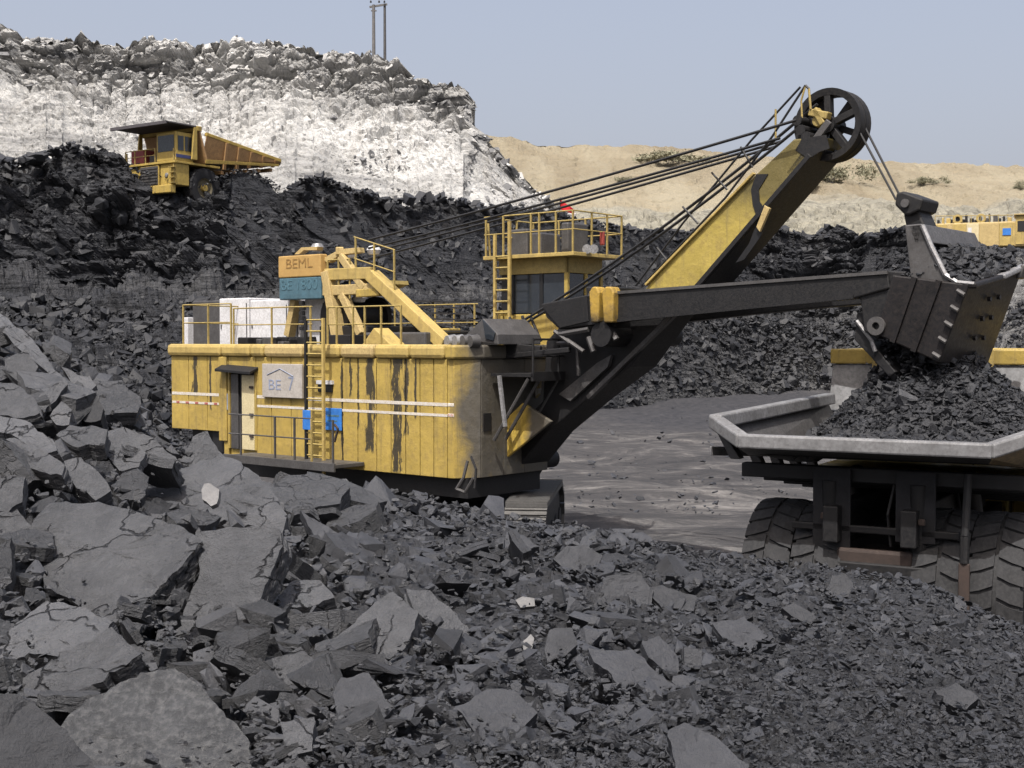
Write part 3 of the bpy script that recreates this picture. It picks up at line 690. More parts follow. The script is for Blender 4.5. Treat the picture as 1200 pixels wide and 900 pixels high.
slab('long thin slab sloping right from the stepped slab', [(476, 690), (504, 692), (530, 715), (556, 740), (540, 749), (506, 731), (484, 712)], (.15, -.6, .75), .14, short='long thin sloping slab')
slab('largest smooth slab right of the bottom centre', [(689, 759), (741, 760), (771, 790), (794, 806), (790, 816), (732, 812), (712, 786), (696, 776)], (.02, -.55, .8), .22, short='largest smooth slab')
slab('pyramid shaped rock above the largest smooth slab', [(694, 710), (712, 675), (745, 668), (766, 690), (763, 711), (728, 707)], (.0, -.85, .5), .3, short='pyramid shaped rock')
slab('oval rock near the heap ridge under the crawler', [(648, 655), (664, 640), (686, 638), (706, 650), (701, 662), (684, 671), (660, 666)], (.05, -.75, .65), .25, 'coal_near', short='oval ridge rock')
slab('pointed slab cut by the bottom edge right of centre', [(783, 856), (802, 847), (832, 858), (878, 896), (872, 925), (800, 930)], (.0, -.6, .78), .18, short='pointed bottom edge slab')
slab('dark pentagonal slab below the stepped slab', [(390, 815), (400, 794), (432, 788), (460, 830), (450, 841), (424, 851), (398, 842)], (-.05, -.65, .75), .16, 'coal_near', short='dark pentagonal slab')
slab('small flat slab right under the crawler track', [(589, 642), (594, 622), (614, 627), (632, 640), (609, 650)], (0, -.65, .75), .1, 'coal_near', short='small slab under the crawler')
slab('rounded slab left of the largest smooth slab', [(638, 762), (644, 738), (671, 736), (677, 755), (662, 769), (642, 777)], (0, -.7, .7), .15, short='rounded slab beside the largest smooth slab')
slab('flat rock at the right of the pyramid shaped rock', [(756, 690), (776, 685), (816, 698), (813, 716), (776, 713)], (0, -.6, .75), .15, 'coal_near')
slab('little rectangular block standing upright near the slope', [(801, 757), (823, 760), (822, 782), (801, 784)], (0, -.85, .4), .15, short='little upright rectangular block')
slab('chipped flake leaning above the largest smooth slab', [(752, 752), (772, 745), (794, 768), (797, 790), (776, 784), (760, 770)], (.2, -.6, .7), .07)
slab('smooth dome shaped slab near the bottom centre', [(536, 832), (570, 806), (602, 808), (630, 835), (604, 862), (556, 858)], (0, -.6, .78), .2, 'coal_near', short='dome shaped bottom slab')
slab('thin plank standing on edge below the shovel house', [(397, 561), (406, 561), (442, 596), (436, 600)], (.3, -.8, .5), .1, short='plank on edge below the house')
slab('plank leaning on the right side of the ridged block', [(352, 598), (385, 618), (426, 650), (405, 656), (372, 633)], (.25, -.6, .7), .1, 'coal_near', short='plank leaning on the ridged block')
slab('arrow shaped slab between two black hollows', [(318, 772), (352, 758), (382, 790), (366, 802), (330, 802)], (0, -.6, .75), .14, short='arrow shaped slab')
slab('square block beside the mottled slab', [(328, 846), (368, 840), (366, 880), (338, 886)], (0, -.65, .72), .22, short='square block beside the mottled slab')
slab('flat rock propped over a black hollow right of the tall tilted slab', [(325, 700), (345, 680), (375, 680), (392, 700), (360, 712), (328, 712)], (-.1, -.5, .8), .16)
slab('round faced rock high on the right slope', [(970, 690), (975, 675), (990, 672), (1000, 684), (994, 699), (980, 701)], (0, -.8, .55), .15, 'coal_near', short='round faced rock on the right slope')
slab('narrow pale edged slab high on the right slope', [(916, 712), (930, 706), (958, 724), (950, 732), (928, 722)], (0, -.65, .7), .08, short='pale edged slab on the right slope')
slab('broad dusky slab half sunk in the right slope', [(835, 730), (872, 722), (900, 745), (880, 760), (850, 752)], (0, -.6, .78), .12, 'coal_near', short='dusky half sunk slab on the right slope')
slab('dark slab near the bottom right corner', [(1095, 808), (1120, 800), (1148, 818), (1132, 832), (1105, 822)], (0, -.6, .75), .08, 'coal_near', short='dark slab near the bottom right corner')
slab('white fragment resting on the big ridged block', [(236, 574), (239, 567), (245, 566), (250, 569), (257, 574), (256, 584), (254, 590), (247, 593), (242, 588), (237, 585)], (-.1, -.75, .6), .06, 'pale_stone', .12, name='white_stone')
slab('upper of two chalky white stones right of the tall tilted slab', [(349, 664), (356, 658), (365, 662), (363, 672), (352, 673)], (0, -.8, .6), .05, 'pale_stone', .02, name='white_stone')
slab('lower of two chalky white stones right of the tall tilted slab', [(310, 703), (318, 698), (326, 704), (322, 711), (313, 710)], (0, -.8, .6), .05, 'pale_stone', .02, name='white_stone')
slab('pale two-part stone in the middle of the foreground', [(604, 703), (612, 699), (626, 701), (627, 710), (610, 712)], (0, -.8, .6), .05, 'pale_stone', .02, name='white_stone')
slab('upright pale sliver stone below the two-part pale stone', [(612, 752), (622, 743), (626, 748), (622, 764), (614, 765)], (0, -.8, .6), .05, 'pale_stone', .02, name='white_stone')

def make_lumps():
    n = 0; r = np.random.default_rng(77)
    zones = [(('weathered coal lump wedged among the big slabs in the left foreground'), 'coal lumps among the left slabs', 96, (-20, 420), 'coal_slab', (34, 120)),
             (('angular coal lump lying on the middle of the foreground heap'), 'coal lumps in the middle of the heap', 92, (400, 820), 'coal_near', (22, 72)),
             (('small coal lump lying on the right slope below the dump truck'), 'coal lumps on the right slope', 64, (820, 1210), 'coal_near', (10, 34))]
    for lab, grp, cnt, (x0, x1), mt, (s0, s1) in zones:
        me_s = []
        for m in HI[:5] + PLATES:
            c = m.copy(); c.materials.clear(); c.materials.append(M[mt]); me_s.append(c)
        k = 0; tries = 0
        while k < cnt and tries < 6000:
            tries += 1; x = r.uniform(x0, x1); top = np.interp(x, [0, 250, 330, 660, 880, 1200], [385, 520, 575, 615, 655, 745]); y = top + (905 - top) * r.uniform(0, 1) ** .9
            if any(in_poly(x, y, p) for p in TAKEN): continue
            h = heap_hit(x, y); s = s0 * (s1 / s0) ** (r.uniform() ** 1.9) * h[1] / FPX * .55
            nn = heap_normal(h[:1], h[1:2]); R = rotations(nn, np.array([r.uniform(0, 6.28)]), r, np.array([.42 if x0 < 0 else .32]))[0]
            sc = np.array([r.uniform(.9, 1.2), r.uniform(.8, 1.1), r.uniform(.7, 1.2) * (1.5 if x0 < 0 else 1.15)]) * s
            o = link('coal_lump', me_s[r.integers(len(me_s))]); Mx = Matrix(R.tolist()).to_4x4() @ Matrix.Diagonal((*sc.tolist(), 1))
            Mx.translation = Vector((h + np.array([0, 0, s * (.30 if x0 >= 0 else .38)])).tolist()); o.matrix_world = Mx
            LUMPS.append((o, x, y, lab, grp)); k += 1
LUMPS = []
make_lumps()
make_rubble()
def label_lumps():
    from collections import defaultdict
    marks = [(sum(p[0] for p in P) / len(P), sum(p[1] for p in P) / len(P), l) for P, l in zip(TAKEN, MARKS) if l]
    g = defaultdict(list)
    for L in LUMPS:
        o, x, y, lab, grp = L; k = min(marks, key=lambda m: math.hypot(m[0] - x, m[1] - y)); dx, dy = x - k[0], y - k[1]
        side = ('right of' if dx > 0 else 'left of') if abs(dx) > abs(dy) else ('below' if dy > 0 else 'above'); g[(side, k[2])].append((math.hypot(dx, dy), L))
    words = ['nearest', 'second nearest', 'third nearest', 'fourth nearest', 'fifth nearest', 'sixth nearest', 'seventh nearest', 'eighth nearest', 'ninth nearest', 'tenth nearest']
    for (side, mk), lst in g.items():
        lst.sort(key=lambda t: t[0])
        for i, (d, (o, x, y, lab, grp)) in enumerate(lst):
            w = words[i] if i < 10 else '%dth nearest' % (i + 1)
            tag(o, 'angular coal lump %s the %s' % (side, mk) if len(lst) == 1 else '%s coal lump %s the %s' % (w, side, mk), 'rock', grp, 'thing')
label_lumps()
def make_far_rubble():
    r = np.random.default_rng(5)
    # tumbled lumps on the slope at the foot of the bench and on its crest
    n = 14000; px = r.uniform(-60, 1260, n); cy, cY, fy, ly, tY, tz = columns(BT, px); f = r.uniform(0, 1, n) ** 1.2; Y0 = cY - 9; z0 = zof(ly, Y0)
    Y = Y0 + (tY - 2 - Y0) * f; Z = z0 + (tz - 3.2 - z0) * f; P = np.stack([(px - 600) / FPX * Y, Y, Z + .1], 1); S = .07 + .12 * r.pareto(2.3, n).clip(0, 3.5)
    nn = np.tile(np.array([[0, -.5, .86]]), (n, 1)); rubble('bench_rubble', P, S, nn, M['coal_dark'], 'tumbled coal rubble on the slope at the foot of the dark bench', 6, .5)
    n = 2600; px = r.uniform(-60, 1260, n); cy, cY, fy, ly, tY, tz = columns(BT, px); Y = cY + r.uniform(-2.5, 3, n); P = np.stack([(px - 600) / FPX * Y, Y, zof(cy, cY) - .1], 1); S = .12 + .17 * r.pareto(2.4, n).clip(0, 3); S = np.where((px > 120) & (px < 345), .10, S)
    rubble('crest_rubble', P, S, np.tile(np.array([[0, -.2, .97]]), (n, 1)), M['coal_dark'], 'loose coal lumps along the crest of the dark bench', 7, .5)
    # scattered lumps on the pit floor
    n = 700; px = r.uniform(560, 1000, n); Y = 28 / (1 - r.uniform(0, 1, n) * .7); P = np.stack([(px - 600) / FPX * Y, Y, np.clip((Y - 75) / 60, 0, 1) ** 1.5 * 2.6 + .02], 1); S = .03 + .045 * r.pareto(2.2, n).clip(0, 3)
    rubble('floor_rubble', P, S, np.tile(np.array([[0, 0, 1.]]), (n, 1)), M['coal_near'], 'small stones strewn over the grey pit floor', 8, .5)
    # blocks standing proud of the two rock faces
    o, V, T = BENCH; ix = np.nonzero((T > 1.9) & (T < 3.1))[0]; k = ix[r.integers(0, len(ix), 17000)]; S = .06 + .08 * r.pareto(1.7, 17000).clip(0, 5); pv = 600 + 1500 * V[k, 0] / V[k, 1]; S = np.where((pv > 120) & (pv < 345) & (T[k] < 2.25), .05, S)
    rubble('face_blocks', V[k] + np.array([0, .1, 0]), S, np.tile(np.array([[0, -.55, .8]]), (17000, 1)), M['coal_dark'], 'jutting coal blocks on the steep face of the dark bench', 31, .55)
    o, V, T = CLIFF; ix = np.nonzero((T > .9) & (T < 2.0) & (V[:, 2] > 16))[0]; k = ix[r.integers(0, len(ix), 1500)]; S = .10 + .12 * r.pareto(1.8, 1500).clip(0, 4); h = r.uniform(0, 1, 1500) < .45
    nn = np.tile(np.array([[0, -.45, .85]]), (1500, 1))
    rubble('ledge_blocks', V[k][h], S[h], nn[h], M['debris_dark'], 'grey rock blocks on the ledges of the white cliff', 32, .4); rubble('ledge_blocks', V[k][~h], S[~h], nn[~h], M['debris_pale'], 'whitish rock blocks on the ledges of the white cliff', 33, .4)
    # boulders on the white debris slope
    n = 2600; px = r.uniform(-60, 700, n); cy, cY = columns(WT, px); cz = zof(cy, cY); h = np.maximum(cz - 13.0, .3); f = r.uniform(0, 1, n)
    Ym = cY - 3.5 - h * .04; zm = cz - h * .3; Y = Ym + (cY - h * 1.15 - 4 - Ym) * f; Z = zm + (12.6 - zm) * f; P = np.stack([(px - 600) / FPX * Y, Y, Z + .35], 1); S = .08 + .11 * r.pareto(2.2, n).clip(0, 4)
    k = r.uniform(0, 1, n) < .5
    rubble('grey_debris', P[k], S[k], np.tile(np.array([[0, -.5, .86]]), (k.sum(), 1)), M['debris_dark'], 'grey rock fragments lying on the white debris slope', 9, .5)
    rubble('white_debris', P[~k], S[~k], np.tile(np.array([[0, -.5, .86]]), ((~k).sum(), 1)), M['debris_pale'], 'whitish rock fragments lying on the white debris slope', 10, .5)
M['debris_dark'] = plain('grey_rock', (.14, .14, .143), .9, 0, .3, scale=1); M['debris_pale'] = plain('white_rock', (.42, .415, .405), .9, 0, .2, scale=1)
make_far_rubble()
# ================================================================== THE MINING SHOVEL
S0 = np.array([.614, 29.88, 0.0]); SA = math.radians(-40); SH = np.array([math.cos(SA), math.sin(SA), 0]); SV = np.array([-math.sin(SA), math.cos(SA), 0])
def loc_(w): w = w - S0; return (float(w @ SH), float(w @ SV), float(w[2]))
def sv(px, py, v):                      # point of the shovel's own frame seen at px,py in its vertical plane 'v' (metres to the left of its centre line)
    d = ray(px, py); t = (v - (EYE - S0) @ SV) / (d @ SV); return loc_(EYE + d * t)
def su(px, py, u):
    d = ray(px, py); t = (u - (EYE - S0) @ SH) / (d @ SH); return loc_(EYE + d * t)
def uu(px, v, py=480): return sv(px, py, v)[0]
SHV = empty('mining_shovel', S0, SA)
tag(SHV, 'large worn yellow electric mining shovel with raised boom loading coal', 'mining shovel')
V0 = -2.55; ZB, ZT = 2.17, 5.10
U0 = uu(201, V0); U1 = uu(262, V0); U2 = uu(524, V0); U3 = 0.0
M['house'] = yellow_mat('house_paint', YEL, edge=-.28, dirty=.6)
def house_mat():
    """painted side panels: white double stripe, oil run-off below the roof edge"""
    m = yellow_mat('house_side_paint', YEL, dirty=.45); t = m.node_tree; b = t.nodes['Principled BSDF']
    src = b.inputs['Base Color'].links[0].from_socket
    sx = N(t, 'ShaderNodeSeparateXYZ'); t.links.new(coords(t, 'Object'), sx.inputs[0]); c = src
    v = coords(t, 'Object', (1.5, 1.5, .30)); nz = noise(t, v, 5, 8, .78, .2)
    for px, w, z0 in ((434, .22, 2.75), (465, .24, 2.3), (476, .10, 3.2), (487, .05, 3.6), (229, .16, 3.9), (247, .06, 3.5), (411, .07, 4.0), (420, .05, 3.3), (401, .06, 2.3)):
        u = uu(px, V0); dx = math_(t, 'ABSOLUTE', math_(t, 'SUBTRACT', sx.outputs[0], u))
        k = math_(t, 'SUBTRACT', 1.0, math_(t, 'DIVIDE', dx, w)); k = math_(t, 'ADD', k, math_(t, 'MULTIPLY_ADD', nz, 4.6, -2.35))
        kz = math_(t, 'MULTIPLY_ADD', sx.outputs[2], 1.2, -1.2 * z0 + .2)
        k = math_(t, 'MINIMUM', k, math_(t, 'ADD', kz, math_(t, 'MULTIPLY', nz, .6)))
        c = mix(t, math_(t, 'MULTIPLY', ramp(t, k, [(.30, 0.), (.42, 1.)]), .93), c, (.022, .021, .020))
    t.links.new(c, b.inputs['Base Color']); return m
M['house_side'] = house_mat(); M['red_dull0'] = plain('dull_red', (.25, .04, .03), .6)
M['stripe'] = plain('worn_white_stripe', (.62, .60, .56), .6, 0, .12, (.45, .3, .08), .55, scale=4)
M['redwhite'] = plain('red_marker', (.35, .04, .03), .6, 0, .2, (.5, .45, .4), .5, scale=8)

VF = .35
MB().box(U0 + .04, U2, V0 + .06, VF, 2.86, ZT - .06).box(U1, U2, V0 + .06, VF, ZB + .02, 2.86).prism([(U2, V0 + .06, ZB + .02), (U2, VF, ZB + .02), (-.03, VF, ZB + .02), (-.03, -2.0, ZB + .02), (-.35, V0 + .06, ZB + .02)], (0, 0, ZT - ZB - .08)).build('machinery_house', M['house'], SHV)
edges = [201, 221, 243, 262]
for a, b in zip(edges[:-1], edges[1:]): MB().box(uu(a, V0) + .012, uu(b, V0) - .012, V0, V0 + .05, 2.84, 4.80).build('wall_panel', M['house_side'], SHV, .012)
for a, b, z0, z1 in [(262, 268, ZB, 4.80), (268, 300, 4.42, 4.80), (300, 318, ZB, 4.80), (318, 341, ZB, 4.80), (341, 359, ZB, 4.80), (359, 380, ZB, 4.80), (380, 401, ZB, 4.80), (401, 419, ZB, 4.80), (419, 441, ZB, 4.80), (441, 458, ZB, 4.80), (458, 475, ZB, 4.80), (475, 492, ZB, 4.80), (492, 508, ZB, 4.80), (508, 524, ZB, 4.80)]:
    MB().box(uu(a, V0) + .012, uu(b, V0) - .012, V0, V0 + .05, z0, z1).build('wall_panel', M['house_side'], SHV, .012)
# rounded front corner and front wall
cA = (U2 + .01, V0); cB = (-.35, V0 + .02); cC = (0, -2.02)
def wallseg(p, q, z0, z1, mt, nm='wall_panel', th=.05, out=0):
    p, q = Vector((*p, 0)), Vector((*q, 0)); d = (q - p).normalized(); n = Vector((d.y, -d.x, 0)); p = p + n * out; q = q + n * out
    MB().hexa([tuple(p + Vector((0, 0, z0))), tuple(q + Vector((0, 0, z0))), tuple(q - n * th + Vector((0, 0, z0))), tuple(p - n * th + Vector((0, 0, z0))), tuple(p + Vector((0, 0, z1))), tuple(q + Vector((0, 0, z1))), tuple(q - n * th + Vector((0, 0, z1))), tuple(p - n * th + Vector((0, 0, z1)))]).build(nm, mt, SHV, .012)
wallseg(cA, cB, ZB, 4.8, M['house']); wallseg((cB[0] + .01, cB[1]), (cC[0], cC[1] - .01), ZB, 4.8, M['house'])
for a, b in ((-2.0, -1.25), (-1.24, -.5), (-.49, VF)): wallseg((0, a), (0, b), ZB, 4.8, M['house'])
# roof edge coping in separate rounded lengths
for a, b in ((199, 262), (262, 296), (296, 312), (312, 358), (358, 401), (401, 441), (441, 482), (482, 524)):
    MB().box(uu(a, V0) + .01, uu(b, V0) - .01, V0 - .10, V0 + .3, 4.81, 5.13).build('roof_coping', M['yellow_clean'] if a not in (312, 401) else M['yellow_pale'], SHV, .09)
MB().prism([(U2 + .01, V0 - .1, 4.81), (-.3, V0 - .08, 4.81), (.08, -2.0, 4.81), (.08, VF, 4.81), (-.3, VF, 4.81), (-.3, -1.9, 4.81), (U2 + .01, V0 + .3, 4.81)], (0, 0, .31)).build('roof_coping', M['house'], SHV, .05)
MB().box(U0 + .1, -.3, V0 + .3, VF, 4.98, 5.06).box(U0 + .1, -2.6, VF + .001, 2.45, 2.86, 5.06).build('roof', M['steel_grey'], SHV)
MB().box(U0 + .1, -2.6, 2.4, 2.6, 4.81, 5.13).build('roof_coping', M['yellow'], SHV, .06)
# white double stripe
for z, gaps in ((3.76, ((202, 262), (300, 311), (358, 524))), (3.53, ((202, 262), (300, 524)))):
    for a, b in gaps: MB().box(uu(a, V0), uu(b, V0), V0 - .006, V0 + .03, z, z + (.075 if z > 3.6 else .06)).build('painted_stripe', M['stripe'], SHV)
    wallseg((cA[0] + .01, cA[1]), (cB[0], cB[1]), z, z + .075, M['stripe'], 'painted_stripe', .02, .006)
for k in range(5):
    a = uu(207 + k * 11, V0); MB().box(a, a + .14, V0 - .011, V0 + .02, 3.535, 3.585).build('stripe_mark', M['redwhite'], SHV)
for k in range(4):
    f = .15 + k * .22; wallseg((cA[0] + (cB[0] - cA[0]) * f, V0 + .02 * f), (cA[0] + (cB[0] - cA[0]) * (f + .1), V0 + .02 * f), 3.54, 3.6, M['redwhite'], 'stripe_mark', .02, .012)
MB().box(uu(259, V0), uu(268, V0), V0 - .03, V0 + .02, 3.42, 3.84).build('corner_plate', M['text'], SHV)
MB().box(uu(258, V0), uu(267, V0), V0 - .05, V0 - .0, 2.6, 4.8).build('corner_post', M['yellow'], SHV, .02)
# doorway: dark frame, half open grey leaf, cream door, drip hood
fa = MB().box(uu(268, V0), uu(301, V0), V0 + .052, V0 + .07, 2.42, 4.42).build('doorway', M['black'], SHV)
MB().box(uu(268, V0), uu(270, V0), V0 - .03, V0 + .05, 2.42, 4.42).box(uu(299, V0), uu(301.5, V0), V0 - .03, V0 + .05, 2.42, 4.42).build('door_frame', M['yellow'], fa, .01)
MB().box(uu(270.5, V0), uu(279, V0), V0 + .0, V0 + .045, 2.42, 4.36).build('door_leaf', M['steel_grey'], fa, .01)
dr = MB().box(uu(284, V0), uu(298.5, V0), V0 - .02, V0 + .03, 2.42, 4.34).build('door', M['cream'], SHV, .012)
MB().box(uu(294, V0), uu(298, V0), V0 - .06, V0 - .02, 4.0, 4.06).box(uu(294, V0), uu(298, V0), V0 - .06, V0 - .02, 3.3, 3.36).box(uu(294, V0), uu(298, V0), V0 - .06, V0 - .02, 2.75, 2.8).build('door_hinge', M['rust'], dr)
MB().prism([(uu(262, V0), V0 - .28, 4.42), (uu(303, V0), V0 - .28, 4.36), (uu(303, V0), V0, 4.48), (uu(262, V0), V0, 4.54)], (0, 0, .07)).build('door_hood', M['steel_dark'], SHV, .01)
# faded sign board and letters
sa, sb = uu(311, V0), uu(357.5, V0)
sg = MB().box(sa, sb, V0 - .10, V0 - .03, 3.80, 4.64).build('sign_board', M['sign_grey'], SHV, .012, label='faded grey sign board reading BE 7')
def text(body, mt, parent, name, w, h, M4, depth=.006):
    cu = bpy.data.curves.new(name, 'FONT'); cu.body = body; cu.extrude = depth; cu.align_x = 'CENTER'; cu.align_y = 'CENTER'
    o = bpy.data.objects.new(name, cu); COL.objects.link(o); bpy.context.view_layer.update()
    dg = bpy.context.evaluated_depsgraph_get(); me = bpy.data.meshes.new_from_object(o.evaluated_get(dg)); bpy.data.objects.remove(o)
    P = np.zeros(len(me.vertices) * 3); me.vertices.foreach_get('co', P); P = P.reshape(-1, 3); c = (P.max(0) + P.min(0)) / 2; s = np.ptp(P, axis=0)
    P = (P - c) * np.array([w / s[0], h / s[1], 1]); q = np.c_[P, np.ones(len(P))] @ np.array(M4).T; me.vertices.foreach_set('co', q[:, :3].ravel()); me.update(); me.materials.clear()
    return link(name, me, mt, parent)
def side_m(u, v, z): return Matrix(((1, 0, 0, u), (0, 0, -1, v), (0, 1, 0, z), (0, 0, 0, 1)))
text('BE', M['text'], sg, 'letters', .46, .25, side_m(sa + .50, V0 - .102, 4.12)); text('7', M['text'], sg, 'letters', .2, .34, side_m(sa + 1.12, V0 - .102, 4.16))
MB().path([(sa + .2, V0 - .105, 4.36), (sa + .7, V0 - .105, 4.52), (sa + 1.2, V0 - .105, 4.34)], .012, 4).build('letters', M['text'], sg)
pb = MB().box(uu(382, V0), uu(401.5, V0), V0 - .045, V0 - .015, 3.07, 3.60).build('blue_notice', M['blue'], SHV, .008, label='bright blue notice board')
MB().box(uu(385, V0), uu(399, V0), V0 - .05, V0 - .04, 3.40, 3.44).box(uu(385, V0), uu(397, V0), V0 - .05, V0 - .04, 3.28, 3.31).build('letters', M['text_pale'], pb)
MB().box(uu(370, V0), uu(379, V0), V0 - .42, V0 - .40, 3.08, 3.55).build('blue_notice', M['blue'], SHV, .008)
# ladder up the side
lv = V0 - .36; la, lb = uu(359, lv), uu(379, lv)
lad = MB().box(la - .04, la + .03, lv - .03, lv + .03, 2.0, 5.75).build('ladder', M['steel_dark'], SHV, label='tall ladder with one dark and one yellow rail')  # left rail darker than the right one
MB().box(lb - .03, lb + .04, lv - .03, lv + .03, 2.0, 5.75).build('ladder_rail', M['yellow_clean'], lad)
rm = None
for k in range(14):
    z = 2.2 + k * .27
    if rm is None: rm = MB().tube((la, lv, z), (lb, lv, z), .022, 5).build('rung', M['yellow_rail'], lad); zb = z
    else: r_ = rm.copy(); COL.objects.link(r_); r_.location = (0, 0, z - zb)
MB().box(la + .06, lb - .06, V0 - .05, V0 - .0, 3.98, 4.16).build('wall_slot', M['black'], SHV); MB().box(la + .04, lb - .02, V0 - .08, V0 - .0, 4.17, 4.26).build('slot_hood', M['white_paint'], SHV)
# catwalk with railing
cv = V0 - .95; ca, cb = uu(262, cv), uu(392, cv)
cw = MB().box(ca, cb, cv, V0 - .02, 2.28, 2.37).box(ca, cb, cv - .03, cv + .03, 2.20, 2.40).build('catwalk', M['steel_grey'], SHV, .01)
for k, px in enumerate((282, 322, 345, 365, 390)):
    u = uu(px, cv); z1 = 3.4
    MB().box(u - .022, u + .022, cv - .02, cv + .02, 2.4, z1).build('rail_post', M['yellow_rail'] if k == 3 else M['steel_grey'], cw)
for z in (3.4, 2.92): MB().tube((uu(268, cv), cv, z), (uu(365, cv), cv, z), .018, 5).build('handrail', M['steel_grey'], cw)
MB().path([(uu(392, cv), cv, 2.9), (uu(396, cv), cv, 3.2), (uu(392, cv), cv, 3.3)], .03, 5).build('bent_rail', M['rust'], cw)
for k in range(26):
    u = ca + .2 + random.random() * (cb - ca - .4); s = .05 + .08 * random.random(); 
MB().box(U1 - .6, U1 + .4, V0 + .1, 2.3, 2.3, 2.86).build('rear_undercut', M['steel_dark'], SHV)
# slewing frame under the house, carbody
MB().box(U1 + .1, -.15, V0 + .25, VF - .1, 1.72, ZB + .01).build('revolving_frame', M['steel_dark'], SHV)
MB().box(U0 + .4, U1 + .1, V0 + .4, 2.1, 2.1, 2.85).build('counterweight', M['steel_dark'], SHV)
def ring_solid(mb, c, r, h, n=32): mb.ring(c, (0, 0, 1), [(0.01, 0), (r, 0), (r, h), (.01, h)], n, False)
mb = MB(); ring_solid(mb, (-3.3, 0, 1.35), 2.1, .4); mb.build('slew_ring', M['steel_dark'], SHV)

# hose and lamp bits at the front corner, rope hood
hd = [sv(540, 398, -1.9), sv(566, 373, -1.9), sv(583, 392, -1.9), sv(584, 404, -1.9)]
MB().prism(hd, (0, 1.5, 0)).build('rope_hood', M['steel_grey'], SHV, .02)
MB().prism([sv(565, 374, -1.93), sv(580, 390, -1.93), sv(578, 399, -1.93), sv(569, 397, -1.93)], (0, .03, 0)).build('hood_window', M['glass'], SHV)
for i in range(4):
    p = sv(528 + i * 9, 400, -2.2); MB().ring(p, (.3, 1, 0), [(.0, -.1), (.13, -.1), (.16, .1), (0, .12)], 12, False).build('roof_vent', M['steel_light'] if i < 2 else M['steel_grey'], SHV, smooth=True)
MB().path([sv(548, 540, V0 - .1), sv(543, 560, V0 - .15), sv(535, 573, V0 - .2), sv(545, 577, V0 - .2), sv(555, 560, V0 - .2)], .035, 6).build('hose', M['steel_grey'], SHV)
MB().path([sv(552, 535, V0 - .1), sv(558, 550, V0 - .15), sv(556, 572, V0 - .2)], .03, 6).build('hose', M['steel_dark'], SHV)
MB().box(-.03, .02, -2.35 + .4, -1.7, 3.2, 3.6).build('front_hatch', M['black'], SHV)

# ---- railings on the roof
def railing(name, pts, h, posts, mt, r=.019, mids=(.55,), parent=None):
    """pts: base line, posts: fractions along it"""
    a, b = Vector(pts[0]), Vector(pts[1]); up = Vector((0, 0, 1)); par = MB().tube(a + up * h, b + up * h, r, 5).build(name, mt, parent or SHV)
    if parent is not None: return par
    for m in mids: MB().tube(a + up * h * m, b + up * h * m, r * .85, 5).build('mid_rail', mt, par)
    for f in posts: p = a.lerp(b, f); MB().box(p.x - .019, p.x + .019, p.y - .019, p.y + .019, p.z, p.z + h).build('rail_post', mt, par)
    return par
rv = V0 + .12
railing('roof_railing', [(uu(215, rv, 400), rv, 5.1), (uu(271, rv, 400), rv, 5.1)], 1.08, [0, .53, 1], M['yellow_rail'])
railing('roof_railing', [(uu(274, rv, 400), rv, 5.1), (uu(366, rv, 400), rv, 5.1)], .95, [0, .5, .98], M['yellow_rail'])
railing('roof_railing', [(uu(384, rv, 400), rv, 5.1), (uu(470, rv, 400), rv, 5.1)], .92, [0, .13, .36, .52, .74, 1], M['yellow_rail'])
railing('roof_railing', [(uu(215, rv, 400), rv + .03, 5.1), (uu(215, rv, 400) + .04, 2.3, 5.1)], 1.08, [.33, .66, 1], M['yellow_rail'])
rb = 2.3; railing('roof_railing', [(uu(440, rb, 380), rb, 5.1), (uu(560, rb, 380), rb, 5.1)], 1.1, [0, .2, .45, .6, .78, .97], M['yellow_rail'])
MB().box(uu(488, rb - .1, 380), uu(540, rb - .1, 380), rb - .6, rb - .1, 5.05, 5.55).build('roof_locker', M['yellow'], SHV, .03)
# ---- electrical cabinets on the roof
kv = -.6
for a, b, t0, t1, nm in ((257, 292, 350, 351, 'cabinet'), (293, 339, 352, 349, 'cabinet'), (341, 352, 352, 352, 'cabinet'), (357, 382, 349, 349, 'cabinet')):
    x0, x1 = uu(a, kv, 380), uu(b, kv, 380); z0 = 5.06; za = sv(a, t0, kv)[2]
    cbn = MB().box(x0, x1 - .02, kv, kv + 1.4, z0, za).build('electrical_cabinet', M['white_paint'], SHV, .03)
    MB().box(x0 + .08, x0 + .12, kv - .02, kv, z0 + .5, z0 + .62).box(x1 - .12, x1 - .09, kv - .012, kv, z0 + .15, za - .15).build('cabinet_latch', M['steel_grey'], cbn)
x0, x1 = uu(222, kv, 380), uu(256, kv, 380); MB().box(x0, x1, kv + .1, kv + 1.3, 5.06, sv(240, 352, kv)[2]).build('grey_cabinet', M['steel_grey'], SHV, .04)
MB().box(x0 - .15, x0 + .05, kv - .1, kv + .2, 5.06, 5.9).build('white_post', M['white_paint'], SHV, .02)
rr = random.Random(3)
for k in range(22):
    u = uu(rr.uniform(284, 352), -1.6, 395); v = rr.uniform(-2.0, -1.2); s = rr.uniform(.1, .22)
    MB().box(u - s, u + s, v - s, v + s, 5.06, 5.06 + s * 1.2).build('roof_clutter', M['steel_dark'] if k % 3 else M['steel_grey'], SHV, .03)
